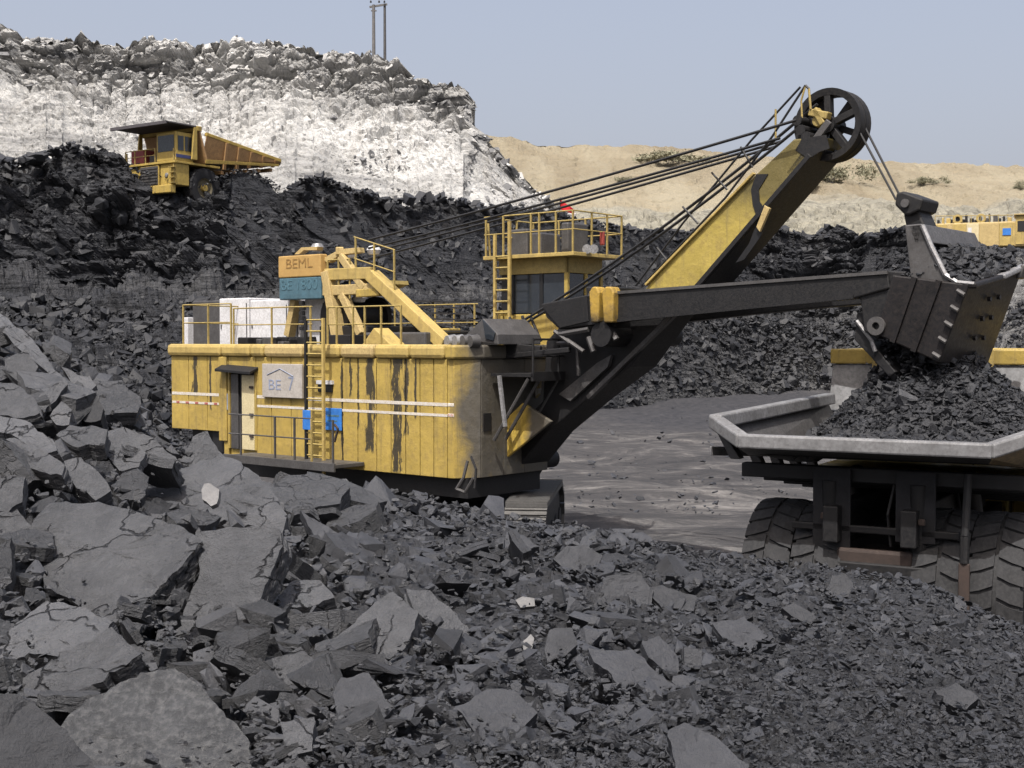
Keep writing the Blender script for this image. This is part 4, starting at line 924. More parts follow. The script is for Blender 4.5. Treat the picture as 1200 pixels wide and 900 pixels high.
# ---- tall double sign above the roof
tv = -1.1
p0, p1 = sv(326, 351, tv), sv(376, 325, tv); zt = sv(350, 299, tv)[2]; zm = sv(350, 325, tv)[2]; zb2 = sv(350, 351, tv)[2]; xa, xb = sv(326, 325, tv)[0], sv(375.5, 325, tv)[0]
st = MB().box(xa, xb, tv, tv + .25, zm + .004, zt).build('orange_sign', M['orange'], SHV, .03, label='orange upper sign board with brown lettering')
text('BEML', M['text_dark'], st, 'letters', (xb - xa) * .62, (zt - zm) * .42, side_m((xa + xb) / 2 + .02, tv - .004, (zm + zt) / 2 + .08))
st2 = MB().box(xa + .02, xb, tv + .01, tv + .25, zb2, zm - .004).build('blue_sign', M['teal'], SHV, .03, label='teal blue lower sign board with pale worn lettering')
text('BE 1800', M['text_pale'], st2, 'letters', (xb - xa) * .85, (zm - zb2) * .45, side_m((xa + xb) / 2, tv + .006, (zm + zb2) / 2 + .1))
MB().beam(sv(347, 351, tv + .3), sv(339, 394, tv + .3), .24, .2).build('sign_post', M['yellow_pale'], SHV, .01)
for k in range(6): MB().ring(sv(354 + (k % 2) * .6, 355 + k * 6, tv + .1), (0, 0, 1), [(.03, -.05), (.085, -.05), (.085, .05), (.03, .05)], 8).build('insulator', M['black'], SHV, smooth=True)
# ---- A-frame gantry over the roof
for v in (-.95, .95):
    nm = 'gantry_leg'
    MB().beam(sv(384, 318, v), sv(398, 402, v), .30, .26).build(nm, M['yellow_pale'], SHV, .02)
    MB().beam(sv(436, 322, v), sv(523, 404, v), .34, .30).build(nm, M['yellow_clean'], SHV, .02)
    MB().beam(sv(402, 345, v), sv(424, 392, v), .22, .2).build('gantry_brace', M['yellow_pale'], SHV, .02)
    MB().beam(sv(400, 300, v), sv(428, 338, v), .18, .2).build('gantry_brace', M['yellow_pale'], SHV, .02)
    MB().beam(sv(380, 341, v), sv(441, 338 if v < 0 else 340, v), .16, .26).build('gantry_beam', M['yellow_pale'], SHV, .02)
    MB().beam(sv(383, 322, v), sv(437, 320, v), .2, .3).build('gantry_beam', M['yellow_clean'], SHV, .02)
    MB().prism([sv(376, 304, v), sv(398, 292, v), sv(420, 290, v), sv(421, 296, v), sv(398, 299, v), sv(384, 308, v)], (0, .2, 0)).build('gantry_head', M['yellow_pale'], SHV, .01)
    MB().beam(sv(420, 344, v), sv(447, 342, v), .2, .2).build('gantry_beam', M['yellow'], SHV, .02)
MB().box(uu(384, 0, 330) - .1, uu(437, 0, 330), -.95, .95, sv(400, 339, 0)[2] - .05, sv(400, 339, 0)[2]).build('gantry_platform', M['steel_grey'], SHV)
MB().beam(sv(398, 294, -.95), sv(398, 294, .95), .2, .2).beam(sv(436, 322, -.95), sv(436, 322, .95), .24, .24).build('gantry_cross', M['yellow_pale'], SHV, .02)
gv = -1.0; gz = sv(430, 328, gv)[2]
railing('gantry_railing', [(uu(415, gv, 320), gv, gz - .1), (uu(463, gv, 320), gv, gz - .5)], 1.2, [.04, .5, .98], M['yellow_rail'])
railing('gantry_railing', [(uu(384, gv, 320), gv, gz - .45), (uu(410, gv, 320), gv, gz - .45)], 1.0, [0, .5, 1], M['yellow_rail'])
MB().beam(sv(440, 342, .5), sv(466, 331, .5), .8, .1).build('gantry_step', M['yellow_rail'], SHV)
for k in range(7):
    p = sv(470 + k * 7.5, 352 + k * 7.2, -.95); MB().box(p[0] - .04, p[0] + .10, -.95, .95, p[2] - .02, p[2] + .02).build('gantry_tread', M['steel_grey'], SHV)
for px, py, v, c in ((421, 349, -.4, 'white_paint'), (438, 293, 0, 'white_paint'), (372, 290, 0, 'steel_light'), (411, 297, .3, 'white_paint')):
    MB().ring(sv(px, py, v), (0, 0, 1), [(0, -.13), (.14, -.11), (.19, 0), (.13, .1), (0, .12)], 14, False).build('floodlight', M[c], SHV, smooth=True)
MB().prism([sv(345, 298, -.9), sv(353, 290, -.9), sv(372, 289, -.9), sv(371, 293, -.9), sv(356, 293, -.9), sv(350, 298, -.9)], (0, .2, 0)).build('sign_stay', M['yellow_pale'], SHV)
w = sv(425, 367, .2); MB().ring((w[0], -.8, w[2] - .1), (0, 1, 0), [(0, 0), (.55, 0), (.55, .12), (.40, .12), (.40, 1.4), (.55, 1.4), (.55, 1.55), (0, 1.55)], 24, False).build('winch_drum', M['steel_dark'], SHV, smooth=True)
MB().box(uu(404, 0, 390), uu(460, 0, 390), -.9, 1.2, 5.06, 5.6).build('winch_bed', M['steel_dark'], SHV, .03)
MB().prism([sv(424, 404, -1.9), sv(438, 384, -1.9), sv(458, 404, -1.9)], (0, .5, 0)).build('winch_guard', M['yellow_clean'], SHV, .02, label='bright yellow triangular guard')
MB().box(uu(462, -.2, 395), uu(535, -.2, 395), -1.3, 1.6, 5.06, 5.42).build('hoist_cover', M['steel_grey'], SHV, .04)
MB().box(uu(396, -1.5, 395), uu(424, -1.5, 395), -1.9, -1.2, 5.06, 5.36).build('resistor_box', M['steel_dark'], SHV, .02)

# ---- operator's cab tower
kv = .55; c0, c1 = uu(578, kv, 330), uu(664, kv, 330)
zd = sv(620, 303, kv)[2]; zf = sv(620, 368, kv)[2]; zl = sv(620, 438, kv)[2]; zw = sv(620, 321, kv)[2]
MB().box(c0 + .15, c1 - .05, kv + .05, 2.0, zl, zf).build('cab_base', M['yellow'], SHV, .03)
cab = MB().box(c0 + .18, c1 - .08, kv + .09, 1.98, zf, zd - .05).build('cab', M['black'], SHV, .02)
MB().box(c0 + .15, c1 - .02, kv + .04, kv + .12, zw, zd).build('cab_fascia', M['yellow_rail'], cab, .01); MB().box(c1 - .09, c1 - .02, kv + .04, 2.0, zw, zd).build('cab_fascia', M['yellow_rail'], cab, .01)
for px in (599, 633, 662): u = uu(px, kv, 340); MB().box(u - .05, u + .05, kv + .03, kv + .12, zf, zw).build('cab_pillar', M['black'] if px < 650 else M['yellow'], cab, .01)
for v in (1.35, 1.97): MB().box(c1 - .1, c1 - .01, v - .05, v + .05, zf, zw).build('cab_pillar', M['yellow'], cab, .01)
for a, b in ((600.5, 631), (635, 660)): MB().box(uu(a, kv, 340), uu(b, kv, 340), kv + .06, kv + .075, zf + .02, zw - .02).build('cab_window', M['glass'], cab)
for a, b in ((.6, 1.28), (1.38, 1.9)): MB().box(c1 - .06, c1 - .045, a + .05, b, zf + .02, zw - .02).build('cab_window', M['glass'], cab)
d0, d1 = uu(566, kv - .25, 303), uu(672, kv - .25, 303)
dk = MB().box(d0, d1, kv - .25, 2.3, zd, zd + .09).build('cab_deck', M['yellow_clean'], SHV, .01)
railing('deck_railing', [(d0, kv - .2, zd + .09), (d1, kv - .2, zd + .09)], .95, [.02, .22, .53, .62, .80, .98], M['yellow_rail'])
railing('deck_railing', [(d1 - .02, kv - .17, zd + .09), (d1 - .02, 2.25, zd + .09)], .95, [.35, .68, 1], M['yellow_rail'])
railing('deck_railing', [(d0, 2.25, zd + .09), (d1, 2.25, zd + .09)], .95, [0, .3, .6], M['yellow_rail'])
railing('deck_railing', [(d0, kv + .6, zd + .09), (d0, 2.25, zd + .09)], .95, [.4], M['yellow_rail'])
for a, b, h in ((600, 624, .72), (626, 640, .6), (663, 672, .8)): MB().box(uu(a, 1.6, 290), uu(b, 1.6, 290), 1.4, 2.2, zd + .1, zd + .1 + h).build('deck_unit', M['steel_grey'], SHV, .04)
for px in (688, 696): MB().ring(sv(px, 292, kv + .3), (.5, -.8, 0), [(0, -.05), (.09, -.03), (.11, .06), (0, .06)], 14, False).build('floodlight', M['steel_light'], SHV, smooth=True)
MB().box(d1 - .1, d1 + .02, kv + .9, kv + .97, zd + .3, zd + .62).build('fire_bottle', M['red_dull0'], SHV, .02)
lv2 = kv - .32; a, b = uu(580, lv2, 340), uu(597, lv2, 340); z0 = sv(588, 400, lv2)[2]; z1 = sv(588, 260, lv2)[2]
l2 = MB().box(a - .035, a + .035, lv2 - .03, lv2 + .03, z0, z1 - .3).build('cab_ladder', M['yellow_clean'], SHV)
MB().box(b - .035, b + .035, lv2 - .03, lv2 + .03, z0, z1).build('ladder_rail', M['yellow_clean'], l2)
k = 0
while z0 + .15 + k * .27 < z1 - .8: MB().tube((a, lv2, z0 + .15 + k * .27), (b, lv2, z0 + .15 + k * .27), .025, 5).build('rung', M['yellow_rail'], l2); k += 1
MB().path([sv(572, 262, kv), sv(560 + 14, 300, kv)], .03, 5).build('ladder_hoop', M['yellow_rail'], l2)
for a, b in ((584, 590), (592, 597)): MB().box(uu(a, kv, 380), uu(b, kv, 380), kv - .03, kv + .05, zl + .4, zf + .1).build('cab_rib', M['yellow'], SHV)
def bp0(lst, v): return [sv(x, y, v) for x, y in lst]
# platform in front of the house with braces
pv0, pv1 = -1.75, 1.6
zp = su(640, 437, .9)[2]
pf = MB().box(.05, 1.25, -1.75, 1.2, zp - .07, zp).box(1.2, 1.27, -1.75, 1.2, zp - .16, zp + .04).build('front_platform', M['steel_dark'], SHV)
for v in (-1.7, -1.3, -.6, .4): MB().tube((1.1, v, zp - .1), (.1, v, zp - 1.5), .04, 6).build('platform_brace', M['steel_grey'], pf)
for v in (-1.7, -.8, .2, 1.15): MB().tube((1.22, v, zp), (1.22, v, zp + .75), .028, 6).build('rail_post', M['steel_dark'], pf)
MB().tube((1.22, -1.7, zp + .75), (1.22, 1.15, zp + .75), .028, 6).tube((1.22, -1.7, zp + .38), (1.22, 1.15, zp + .38), .022, 6).build('handrail', M['steel_dark'], pf)
MB().path([sv(653, 402, -.9), sv(672, 402, -.9), sv(676, 408, -.9), sv(678, 440, -.9)], .045, 6).build('grab_rail', M['steel_grey'], pf)
MB().beam(sv(590, 418, -1.2), sv(668, 410, -1.2), .12, .12).beam(sv(592, 408, -1.2), sv(634, 412, -1.2), .1, .25).build('pipe_bank', M['steel_dark'], pf, .02)
for a, b in (((597, 372), (612, 402)), ((612, 370), (618, 398)), ((622, 372), (634, 400)), ((628, 395), (616, 410))): MB().path([sv(*a, -.2), sv(*b, -.2)], .035, 6).build('hose', M['steel_dark'], SHV)
MB().beam(sv(585, 440, -1.8), sv(592, 500, -1.8), .07, .07).build('ladder_stay', M['steel_light'], SHV)
pp = bp0([(612, 440), (633, 440), (631, 462), (619, 478)], -.1); MB().prism(pp, (0, .08, 0)).build('front_panel', M['yellow_pale'], SHV); MB().prism(bp0([(614, 458), (632, 455), (631, 461), (619, 474)], -.105), (0, .08, 0)).build('painted_stripe', M['stripe'], SHV)

# ---- boom
bv0, bv1 = -.62, .42
def bp(lst, v): return [sv(x, y, v) for x, y in lst]
M['boom'] = yellow_mat('boom_paint', (.43, .33, .075), black_below=6.2, grimy_above=7.8, dirty=.5)
top = [(966, 160), (930, 163), (884, 206), (818, 268), (757, 337), (722, 352), (660, 378), (640, 400), (636, 470), (600, 505), (560, 548), (556, 566)]
bot = [(596, 568), (608, 548), (640, 508), (690, 466), (738, 430), (797, 362), (822, 330), (868, 275), (930, 203), (962, 170)]
up_poly = top[:5] + [(744, 352), (790, 358)] + bot[5:]
low_poly = top[5:] + bot[:5] + [(790, 358), (744, 352), (757, 337)][:2]
MB().prism(bp(up_poly, bv0), (0, bv1 - bv0, 0)).build('boom', M['boom'], SHV, .03, label='upper boom girder with dull yellow side plate')
MB().prism(bp(low_poly, bv0 + .004), (0, bv1 - bv0 - .008, 0)).build('lower_boom', M['steel_dark'], SHV, .03)
q0, q1 = sv(958, 172, bv0), sv(797, 360, bv0)
q2 = (q1[0], bv1, q1[2]); q3 = (q0[0], bv1, q0[2]); MB().prism([q0, q1, q2, q3], (.05, 0, -.05)).build('boom_front_shade', M['steel_dark'], SHV)  # dark skin puts the shade of the boom's front face into its colour
# flanges and rubbing strips along the front of the boom
def strip(a, b, v, w, h, nm, mt): MB().beam(sv(*a, v), sv(*b, v), w, h, up=(0, 1, 0)).build(nm, M[mt], SHV, .01)
strip((950, 182), (795, 362), bv0 - .03, .10, .13, 'boom_flange', 'steel_dark'); strip((797, 362), (690, 466), bv0 - .03, .10, .14, 'boom_flange', 'steel_grey')
strip((884, 203), (757, 334), bv0 - .02, .05, .10, 'boom_edge', 'yellow_clean')
for v, mt in ((-.45, 'steel_grey'), (-.1, 'steel_dark'), (.25, 'steel_grey')): strip((958, 172), (800, 356), v, .08, .14, 'boom_rib', mt)
strip((738, 430), (640, 508), -.2, .12, .14, 'boom_rib', 'steel_grey')
MB().prism(bp([(886, 204), (880, 222), (882, 240), (888, 258), (878, 285), (862, 308), (872, 304), (892, 276), (900, 252), (890, 236), (889, 222), (900, 204)], bv0 - .02), (0, .02, 0)).build('grease_patch', M['black'], SHV)
MB().prism(bp([(886, 266), (896, 240), (902, 244), (890, 272)], bv0 - .10), (0, .08, 0)).build('boom_bracket', M['yellow_pale'], SHV, .01)
MB().prism(bp([(940, 162), (932, 176), (948, 186), (960, 178), (972, 174), (968, 158)], bv0 - .015), (0, .02, 0)).build('head_plate', M['steel_dark'], SHV)
# foot plate in front of the house
MB().prism(bp([(546, 552), (558, 566), (600, 531), (646, 494), (612, 472), (575, 508)], -1.12), (0, .10, 0)).build('foot_plate', yellow_mat('foot_paint', (.55, .38, .07), dirty=.6, edge=.6), SHV, .02)
MB().ring(sv(575, 545, -1.15), (0, 1, 0), [(0, 0), (.22, 0), (.22, 2.3), (0, 2.3)], 20, False).build('foot_pin', M['steel_dark'], SHV, smooth=True)
MB().prism(bp([(655, 462), (700, 425), (716, 416), (712, 430), (668, 470)], bv0 - .12), (0, .10, 0)).build('cable_tray', M['steel_grey'], SHV)
# ---- head sheave
hc = sv(974, 147, -.1); R0 = .70
for k, v in enumerate((-.26, -.02)):
    c = (hc[0], v, hc[2])
    wh = MB().ring(c, (0, 1, 0), [(R0 - .13, 0), (R0, -.02), (R0 - .04, .06), (R0 - .04, .12), (R0, .20), (R0 - .13, .18)], 40).build('sheave', M['steel_dark'], SHV, smooth=True, label='big spoked rope wheel at the boom head')
    hb = MB().ring(c, (0, 1, 0), [(0, -.05), (.17, -.05), (.17, .23), (0, .23)], 20, False).build('hub', M['steel_dark'], wh, smooth=True)
    for i in range(5):
        t = math.radians(20 + 72 * i + k * 30); q = (c[0] + math.cos(t) * (R0 - .1), v + .09, c[2] + math.sin(t) * (R0 - .1))
        MB().beam((c[0] + math.cos(t) * .12, v + .09, c[2] + math.sin(t) * .12), q, .13, .17, up=(0, 1, 0)).build('spoke', M['steel_dark'], wh, .01)
MB().ring(sv(958, 141, -.5), (0, 1, 0), [(0, 0), (.11, 0), (.13, .03), (.13, .3), (0, .3)], 16, False).build('bearing_cap', M['yellow_rail'], SHV, smooth=True)
MB().beam(sv(950, 132, -.45), sv(972, 136, -.45), .2, .14).beam(sv(956, 128, -.45), sv(966, 146, -.45), .2, .12).build('bearing_bracket', M['yellow_rail'], SHV, .02)
for px, py in ((934, 141), (938, 152), (944, 160)): MB().ring(sv(px, py, -.62), (0, 1, 0), [(0, 0), (.10, 0), (.10, 1.3), (0, 1.3)], 14, False).build('rope_anchor', M['steel_dark'], SHV, smooth=True)
MB().beam(sv(972, 142, -.58), sv(925, 205, -.58), .13, .08, up=(0, 1, 0)).build('head_bar', M['steel_grey'], SHV, .01)
# ---- ropes
def rope(a, b, name='wire_rope', r=.03, sag=0): 
    a, b = Vector(a), Vector(b); pts = [a.lerp(b, i / 10) - Vector((0, 0, sag * 4 * (i / 10) * (1 - i / 10))) for i in range(11)]
    MB().path(pts, r, 6).build(name, M['rope'], SHV)
for (py0, v), (px1, py1) in (((281, -.9), (933, 141)), ((291, -.7), (914, 162)), ((296, .6), (918, 165)), ((303, .9), (908, 172))):
    q = sv(px1, py1, v); x0 = sv(432, py0, v); rope(x0, q, 'suspension_rope', .03, .05)
for v, a, b in ((-.30, (578, 396), (958, 122)), (.0, (582, 398), (962, 128))): rope(sv(*a, v), sv(*b, v), 'hoist_rope', .032, .25)
for v, a, b in ((-.2, (1008, 156), (1050, 234)), (-.02, (1013, 148), (1057, 234))): rope(sv(*a, v), sv(*b, v), 'hoist_rope', .022)
# ---- boom walkway rail
wv = -.55
r1 = MB().path([sv(757, 330, wv), sv(850, 232, wv), sv(905, 160, wv), sv(944, 100, wv), sv(948, 104, wv)], .025, 5).build('boom_handrail', M['rope'], SHV)
MB().path([sv(745, 335, wv + 1), sv(800, 262, wv + 1), sv(880, 165, wv + 1), sv(938, 102, wv + 1)], .025, 5).build('handrail', M['rope'], r1)
MB().path([sv(948, 104, wv), sv(950, 128, wv)], .025, 5).path([sv(944, 100, wv), sv(939, 118, wv), sv(940, 140, wv)], .02, 5).build('rail_post', M['yellow_rail'], r1)
for a, b in (((909, 128), (909, 165)), ((868, 172), (882, 196)), ((834, 202), (852, 222)), ((800, 242), (818, 262)), ((770, 290), (784, 308))): MB().tube(sv(*a, wv), sv(*b, wv), .022, 5).build('rail_post', M['yellow_rail'] if a[0] == 909 else M['rope'], r1)
M['saddle'] = yellow_mat('saddle_paint', (.45, .29, .05), dirty=.9, black_below=sv(704, 362, -1.4)[2])
# ---- dipper handle (twin beams), saddle block, pinion gear
def handle_poly(v): return bp([(634, 356), (690, 345), (820, 336), (1040, 317), (1043, 338), (1000, 350), (900, 358), (820, 366), (700, 380), (655, 386), (640, 372)], v)
hp = handle_poly(-1.30)
hb_ = MB().prism(hp, (0, .34, 0)).build('dipper_handle', M['steel_dark'], SHV, .03, label='long dark dipper handle beam reaching to the dipper')
MB().prism([(a, b + 2.2, c) for a, b, c in hp], (0, .34, 0)).build('dipper_handle', M['steel_dark'], SHV, .03)
MB().beam(sv(690, 345.5, -1.31), sv(1040, 319, -1.31), .05, .06).build('handle_rib', M['steel_grey'], hb_); MB().beam(sv(690, 379, -1.31), sv(1000, 348, -1.31), .05, .06).build('handle_rib', M['steel_dark'], hb_)
MB().prism(bp([(634, 358), (688, 347), (690, 376), (656, 384)], -1.33), (0, .04, 0)).build('handle_end_plate', M['steel_dark'], hb_)
for a, b in ((690, 702), (705, 719)):
    MB().prism(bp([(a, 342), (a + 4, 336), (b - 3, 336), (b, 343), (b - 1, 378), (a + 2, 378)], -1.48), (0, .3, 0)).build('saddle_block', M['saddle'], SHV, .03, label='yellow saddle block clamp over the handle')
MB().prism(bp([(686, 336), (722, 336), (720, 393), (692, 393)], -1.2), (0, 2.2, 0)).build('saddle_frame', M['steel_dark'], SHV, .03)
MB().ring(sv(704, 392, -1.4), (0, 1, 0), [(0, 0), (.26, 0), (.26, 2.8), (0, 2.8)], 20, False).build('shipper_shaft', M['steel_dark'], SHV, smooth=True)
for a, b, r in (((655, 392), (690, 386), .06), ((664, 398), (684, 412), .05), ((690, 395), (696, 412), .07), ((715, 385), (722, 398), .07), ((650, 388), (668, 402), .05)): MB().path([sv(*a, -1.25), sv(*b, -1.25)], r, 6).build('hydraulic_line', M['steel_grey'], SHV)
# ---- dipper (bucket), bail, door
dv0, dv1 = -1.28, 1.28
nA, nB, nC, nD = sv(1046, 322, dv0), sv(1136, 333, dv0), sv(1100, 425, dv0), sv(1024, 391, dv0)          # near side: rim back, rim front, foot front, foot back
fB, fC = sv(1199, 314, dv1), sv(1156, 431, dv1); fA = (nA[0], dv1, nA[2] + .1); fD = (nD[0], dv1, nD[2])
dp = MB().prism([nA, nB, nC, nD], (0, .12, 0)).build('dipper', M['bucket'], SHV, .03, label='dark rust tinged steel dipper tipped over the truck')
def plate(name, q, th, mt, par, inward):
    q = [Vector(p) for p in q]; n = (q[1] - q[0]).cross(q[2] - q[0]).normalized(); n = n if n.dot(Vector(inward)) > 0 else -n
    return MB().prism(q, n * th).build(name, mt, par, .02)
plate('front_plate', [nB, fB, fC, nC], .12, M['bucket'], dp, (-1, 0, 0)); plate('side_plate', [fA, fB, fC, fD], .12, M['bucket'], dp, (0, -1, 0)); plate('back_plate', [nA, fA, fD, nD], .12, M['steel_dark'], dp, (1, 0, 0))
vb, vf = Vector(nB), Vector(fB); wl = MB()
for k in (4,):
    p = vb.lerp(vf, .1 + k * .2); MB().prism([p + Vector((-.02, -.15, -.18)), p + Vector((-.02, .15, -.18)), p + Vector((.08, .11, .10)), p + Vector((.08, -.11, .10))], (.10, 0, 0)).build('tooth', M['bucket'] if k < 4 else M['steel_grey'], dp, .04)
MB().beam(vb.lerp(vf, .52) + Vector((.04, 0, -.03)), vf + Vector((.02, 0, .03)), .16, .10).build('lip', M['steel_light'], dp, .03, label='bright worn strip of the dipper lip')
MB().beam(vb + Vector((.04, 0, -.03)), vb.lerp(vf, .5) + Vector((.04, 0, -.03)), .16, .10).build('lip', M['bucket'], dp, .03)
vc = Vector(nC)
for k in range(5):
    f = .12 + k * .2; p = vb.lerp(vc, f) + Vector((0, -.06, 0)); MB().tube(p + Vector((-.13, 0, .06)), p + Vector((.0, 0, -.02)), .04, 8).build('wear_bolt', M['steel_grey'], dp, smooth=True)
for k in range(3):
    for j in range(2): p = vb.lerp(vf, .45 + j * .18).lerp(vc.lerp(Vector(fC), .45 + j * .18), .25 + k * .22) + Vector((.03, 0, 0)); MB().tube(p, p + Vector((.06, 0, 0)), .045, 8)  .build('wear_bolt', M['bucket'], dp, smooth=True)
for f in (.3, .62): a = Vector(nA).lerp(vb, f); b = Vector(nD).lerp(vc, f); MB().beam(a + Vector((0, -.02, 0)), b + Vector((0, -.02, 0)), .10, .05, up=(0, 1, 0)).build('side_rib', M['bucket'], dp)
# link between handle and dipper
MB().prism(bp([(985, 327), (1042, 317), (1062, 318), (1046, 372), (1028, 398), (1012, 388), (1008, 352)], -1.25), (0, .3, 0)).build('dipper_bracket', M['steel_dark'], SHV, .03)
MB().prism(bp([(985, 327), (1042, 317), (1062, 318), (1046, 372), (1028, 398), (1012, 388), (1008, 352)], .95), (0, .3, 0)).build('dipper_bracket', M['steel_dark'], SHV, .03)
MB().ring(sv(1026, 382, -1.34), (0, 1, 0), [(.07, 0), (.17, 0), (.17, .3), (.07, .3)], 16).build('hinge_eye', M['steel_grey'], SHV, smooth=True)
dd = [sv(1004, 366, -1.1), sv(1001, 398, -1.1), sv(1042, 442, -1.1), sv(1054, 437, -1.1), sv(1026, 392, -1.1)]
dr2 = MB().prism(dd[:1] + [sv(1001, 398, -1.1), sv(1042, 442, -1.1), sv(1050, 436, -1.1), sv(1014, 392, -1.1), sv(1012, 366, -1.1)], (0, 2.2, 0)).build('dipper_door', M['steel_dark'], SHV, .02, label='dipper bottom door hanging open')
MB().path([sv(1004, 376, -1.15), sv(1021, 398, -1.15), sv(1026, 412, -1.15)], .04, 6).build('door_edge', M['steel_light'], dr2)
# bail and equaliser
bl = MB().prism(bp([(1060, 264), (1080, 262), (1090, 284), (1112, 330), (1106, 338), (1068, 334)], -1.22), (0, .14, 0)).build('bail', M['steel_grey'], SHV, .02)
MB().path([sv(1081, 264, -1.24), sv(1092, 290, -1.24), sv(1108, 322, -1.24), sv(1122, 331, -1.24), sv(1142, 333, -1.24)], .045, 6).build('bail_highlight', M['steel_light'], bl)  # pale rod paints the highlight along the bail's near edge
MB().prism([(a, b + 2.44, c) for a, b, c in bp([(1060, 264), (1080, 262), (1090, 284), (1112, 330), (1106, 338), (1068, 334)], -1.22)], (0, .14, 0)).build('bail_arm', M['steel_grey'], bl, .02)
a = sv(1064, 264, -1.22); b = sv(1080, 262, -1.22); c = sv(1089, 284, -1.22); d = sv(1072, 286, -1.22)
MB().prism([a, b, c, d], (0, 2.5, 0)).build('bail_cross', M['steel_grey'], bl, .02)
MB().prism(bp([(1048, 240), (1050, 226), (1058, 224), (1082, 233), (1078, 246), (1066, 252), (1060, 252)], -.4), (0, .8, 0)).build('equaliser', M['steel_dark'], SHV, .04)
MB().prism(bp([(1058, 250), (1076, 246), (1086, 268), (1062, 268)], -.3), (0, .6, 0)).build('padlock_link', M['steel_dark'], SHV, .04)
MB().ring(sv(1060, 238, -.45), (0, 1, 0), [(0, 0), (.08, 0), (.08, .9), (0, .9)], 12, False).build('equaliser_pin', M['steel_grey'], SHV, smooth=True)

# ---- crawlers (the undercarriage is turned away from the house's own heading)
UC = np.array([-1.75, 31.0, 0.]); dA = math.atan2(7.2, .82)
pad_me = None
def track(cx_off, lab):
    global pad_me
    c = UC + np.array([math.cos(dA - math.pi / 2) * cx_off, math.sin(dA - math.pi / 2) * cx_off, 0]); Lh, Hh, R = 2.9, 1.6, .55
    e = empty('crawler_track', (0, 0, 0), 0, SHV); e.matrix_local = (Matrix.Translation(S0) @ Matrix.Rotation(SA, 4, 'Z')).inverted() @ (Matrix.Translation(c) @ Matrix.Rotation(dA, 4, 'Z'))
    bpy.data.objects.remove(e.children[0]) if e.children else None
    fr = MB().box(-Lh + .2, Lh - .2, -.36, .36, .25, 1.35).build('track_frame', M['steel_dark'], e, .05)
    for x in (-Lh + .5, -1.2, 0, 1.2, Lh - .5): MB().ring((x, -.40, .55), (0, 1, 0), [(0, 0), (.35, 0), (.35, .8), (0, .8)], 16, False).build('roller', M['steel_dark'], e)
    if pad_me is None:
        o = MB().box(-.155, .155, -.47, .47, -.05, .05).box(-.12, -.06, -.47, .47, .04, .09).box(.05, .11, -.47, .47, .04, .09).build('track_pad', M['track'], e, .01); pad_me = o.data; bpy.data.objects.remove(o)
    # loop: top, sloping front, bottom, sloping back
    loop = [(-2.2, 1.55), (2.2, 1.55), (2.85, 1.15), (2.95, .7), (2.6, .12), (-2.6, .06), (-2.95, .7), (-2.85, 1.15)]
    per = [math.dist(loop[i], loop[(i + 1) % 8]) for i in range(8)]; tot = sum(per); n = int(tot / .345)
    for k in range(n):
        s = tot * k / n; i = 0
        while s > per[i]: s -= per[i]; i += 1
        a, b = loop[i], loop[(i + 1) % 8]; f = s / per[i]; x, z = a[0] + (b[0] - a[0]) * f, a[1] + (b[1] - a[1]) * f
        o = link('track_pad', pad_me, None, e); o.location = (x, 0, z); o.rotation_euler = (0, -math.atan2(b[1] - a[1], b[0] - a[0]), 0)
    return e
M['track'] = plain('crawler_pad_steel', (.12, .118, .112), .55, .3, .3, (.06, .055, .05), .5)
track(2.35, 'near'); track(-2.35, 'far')
cb_ = MB().box(-2.0, 2.0, -1.9, 1.9, .5, 1.4).build('carbody', M['steel_dark'], SHV, .05); cb_.matrix_local = (Matrix.Translation(S0) @ Matrix.Rotation(SA, 4, 'Z')).inverted() @ (Matrix.Translation(UC) @ Matrix.Rotation(dA, 4, 'Z'))
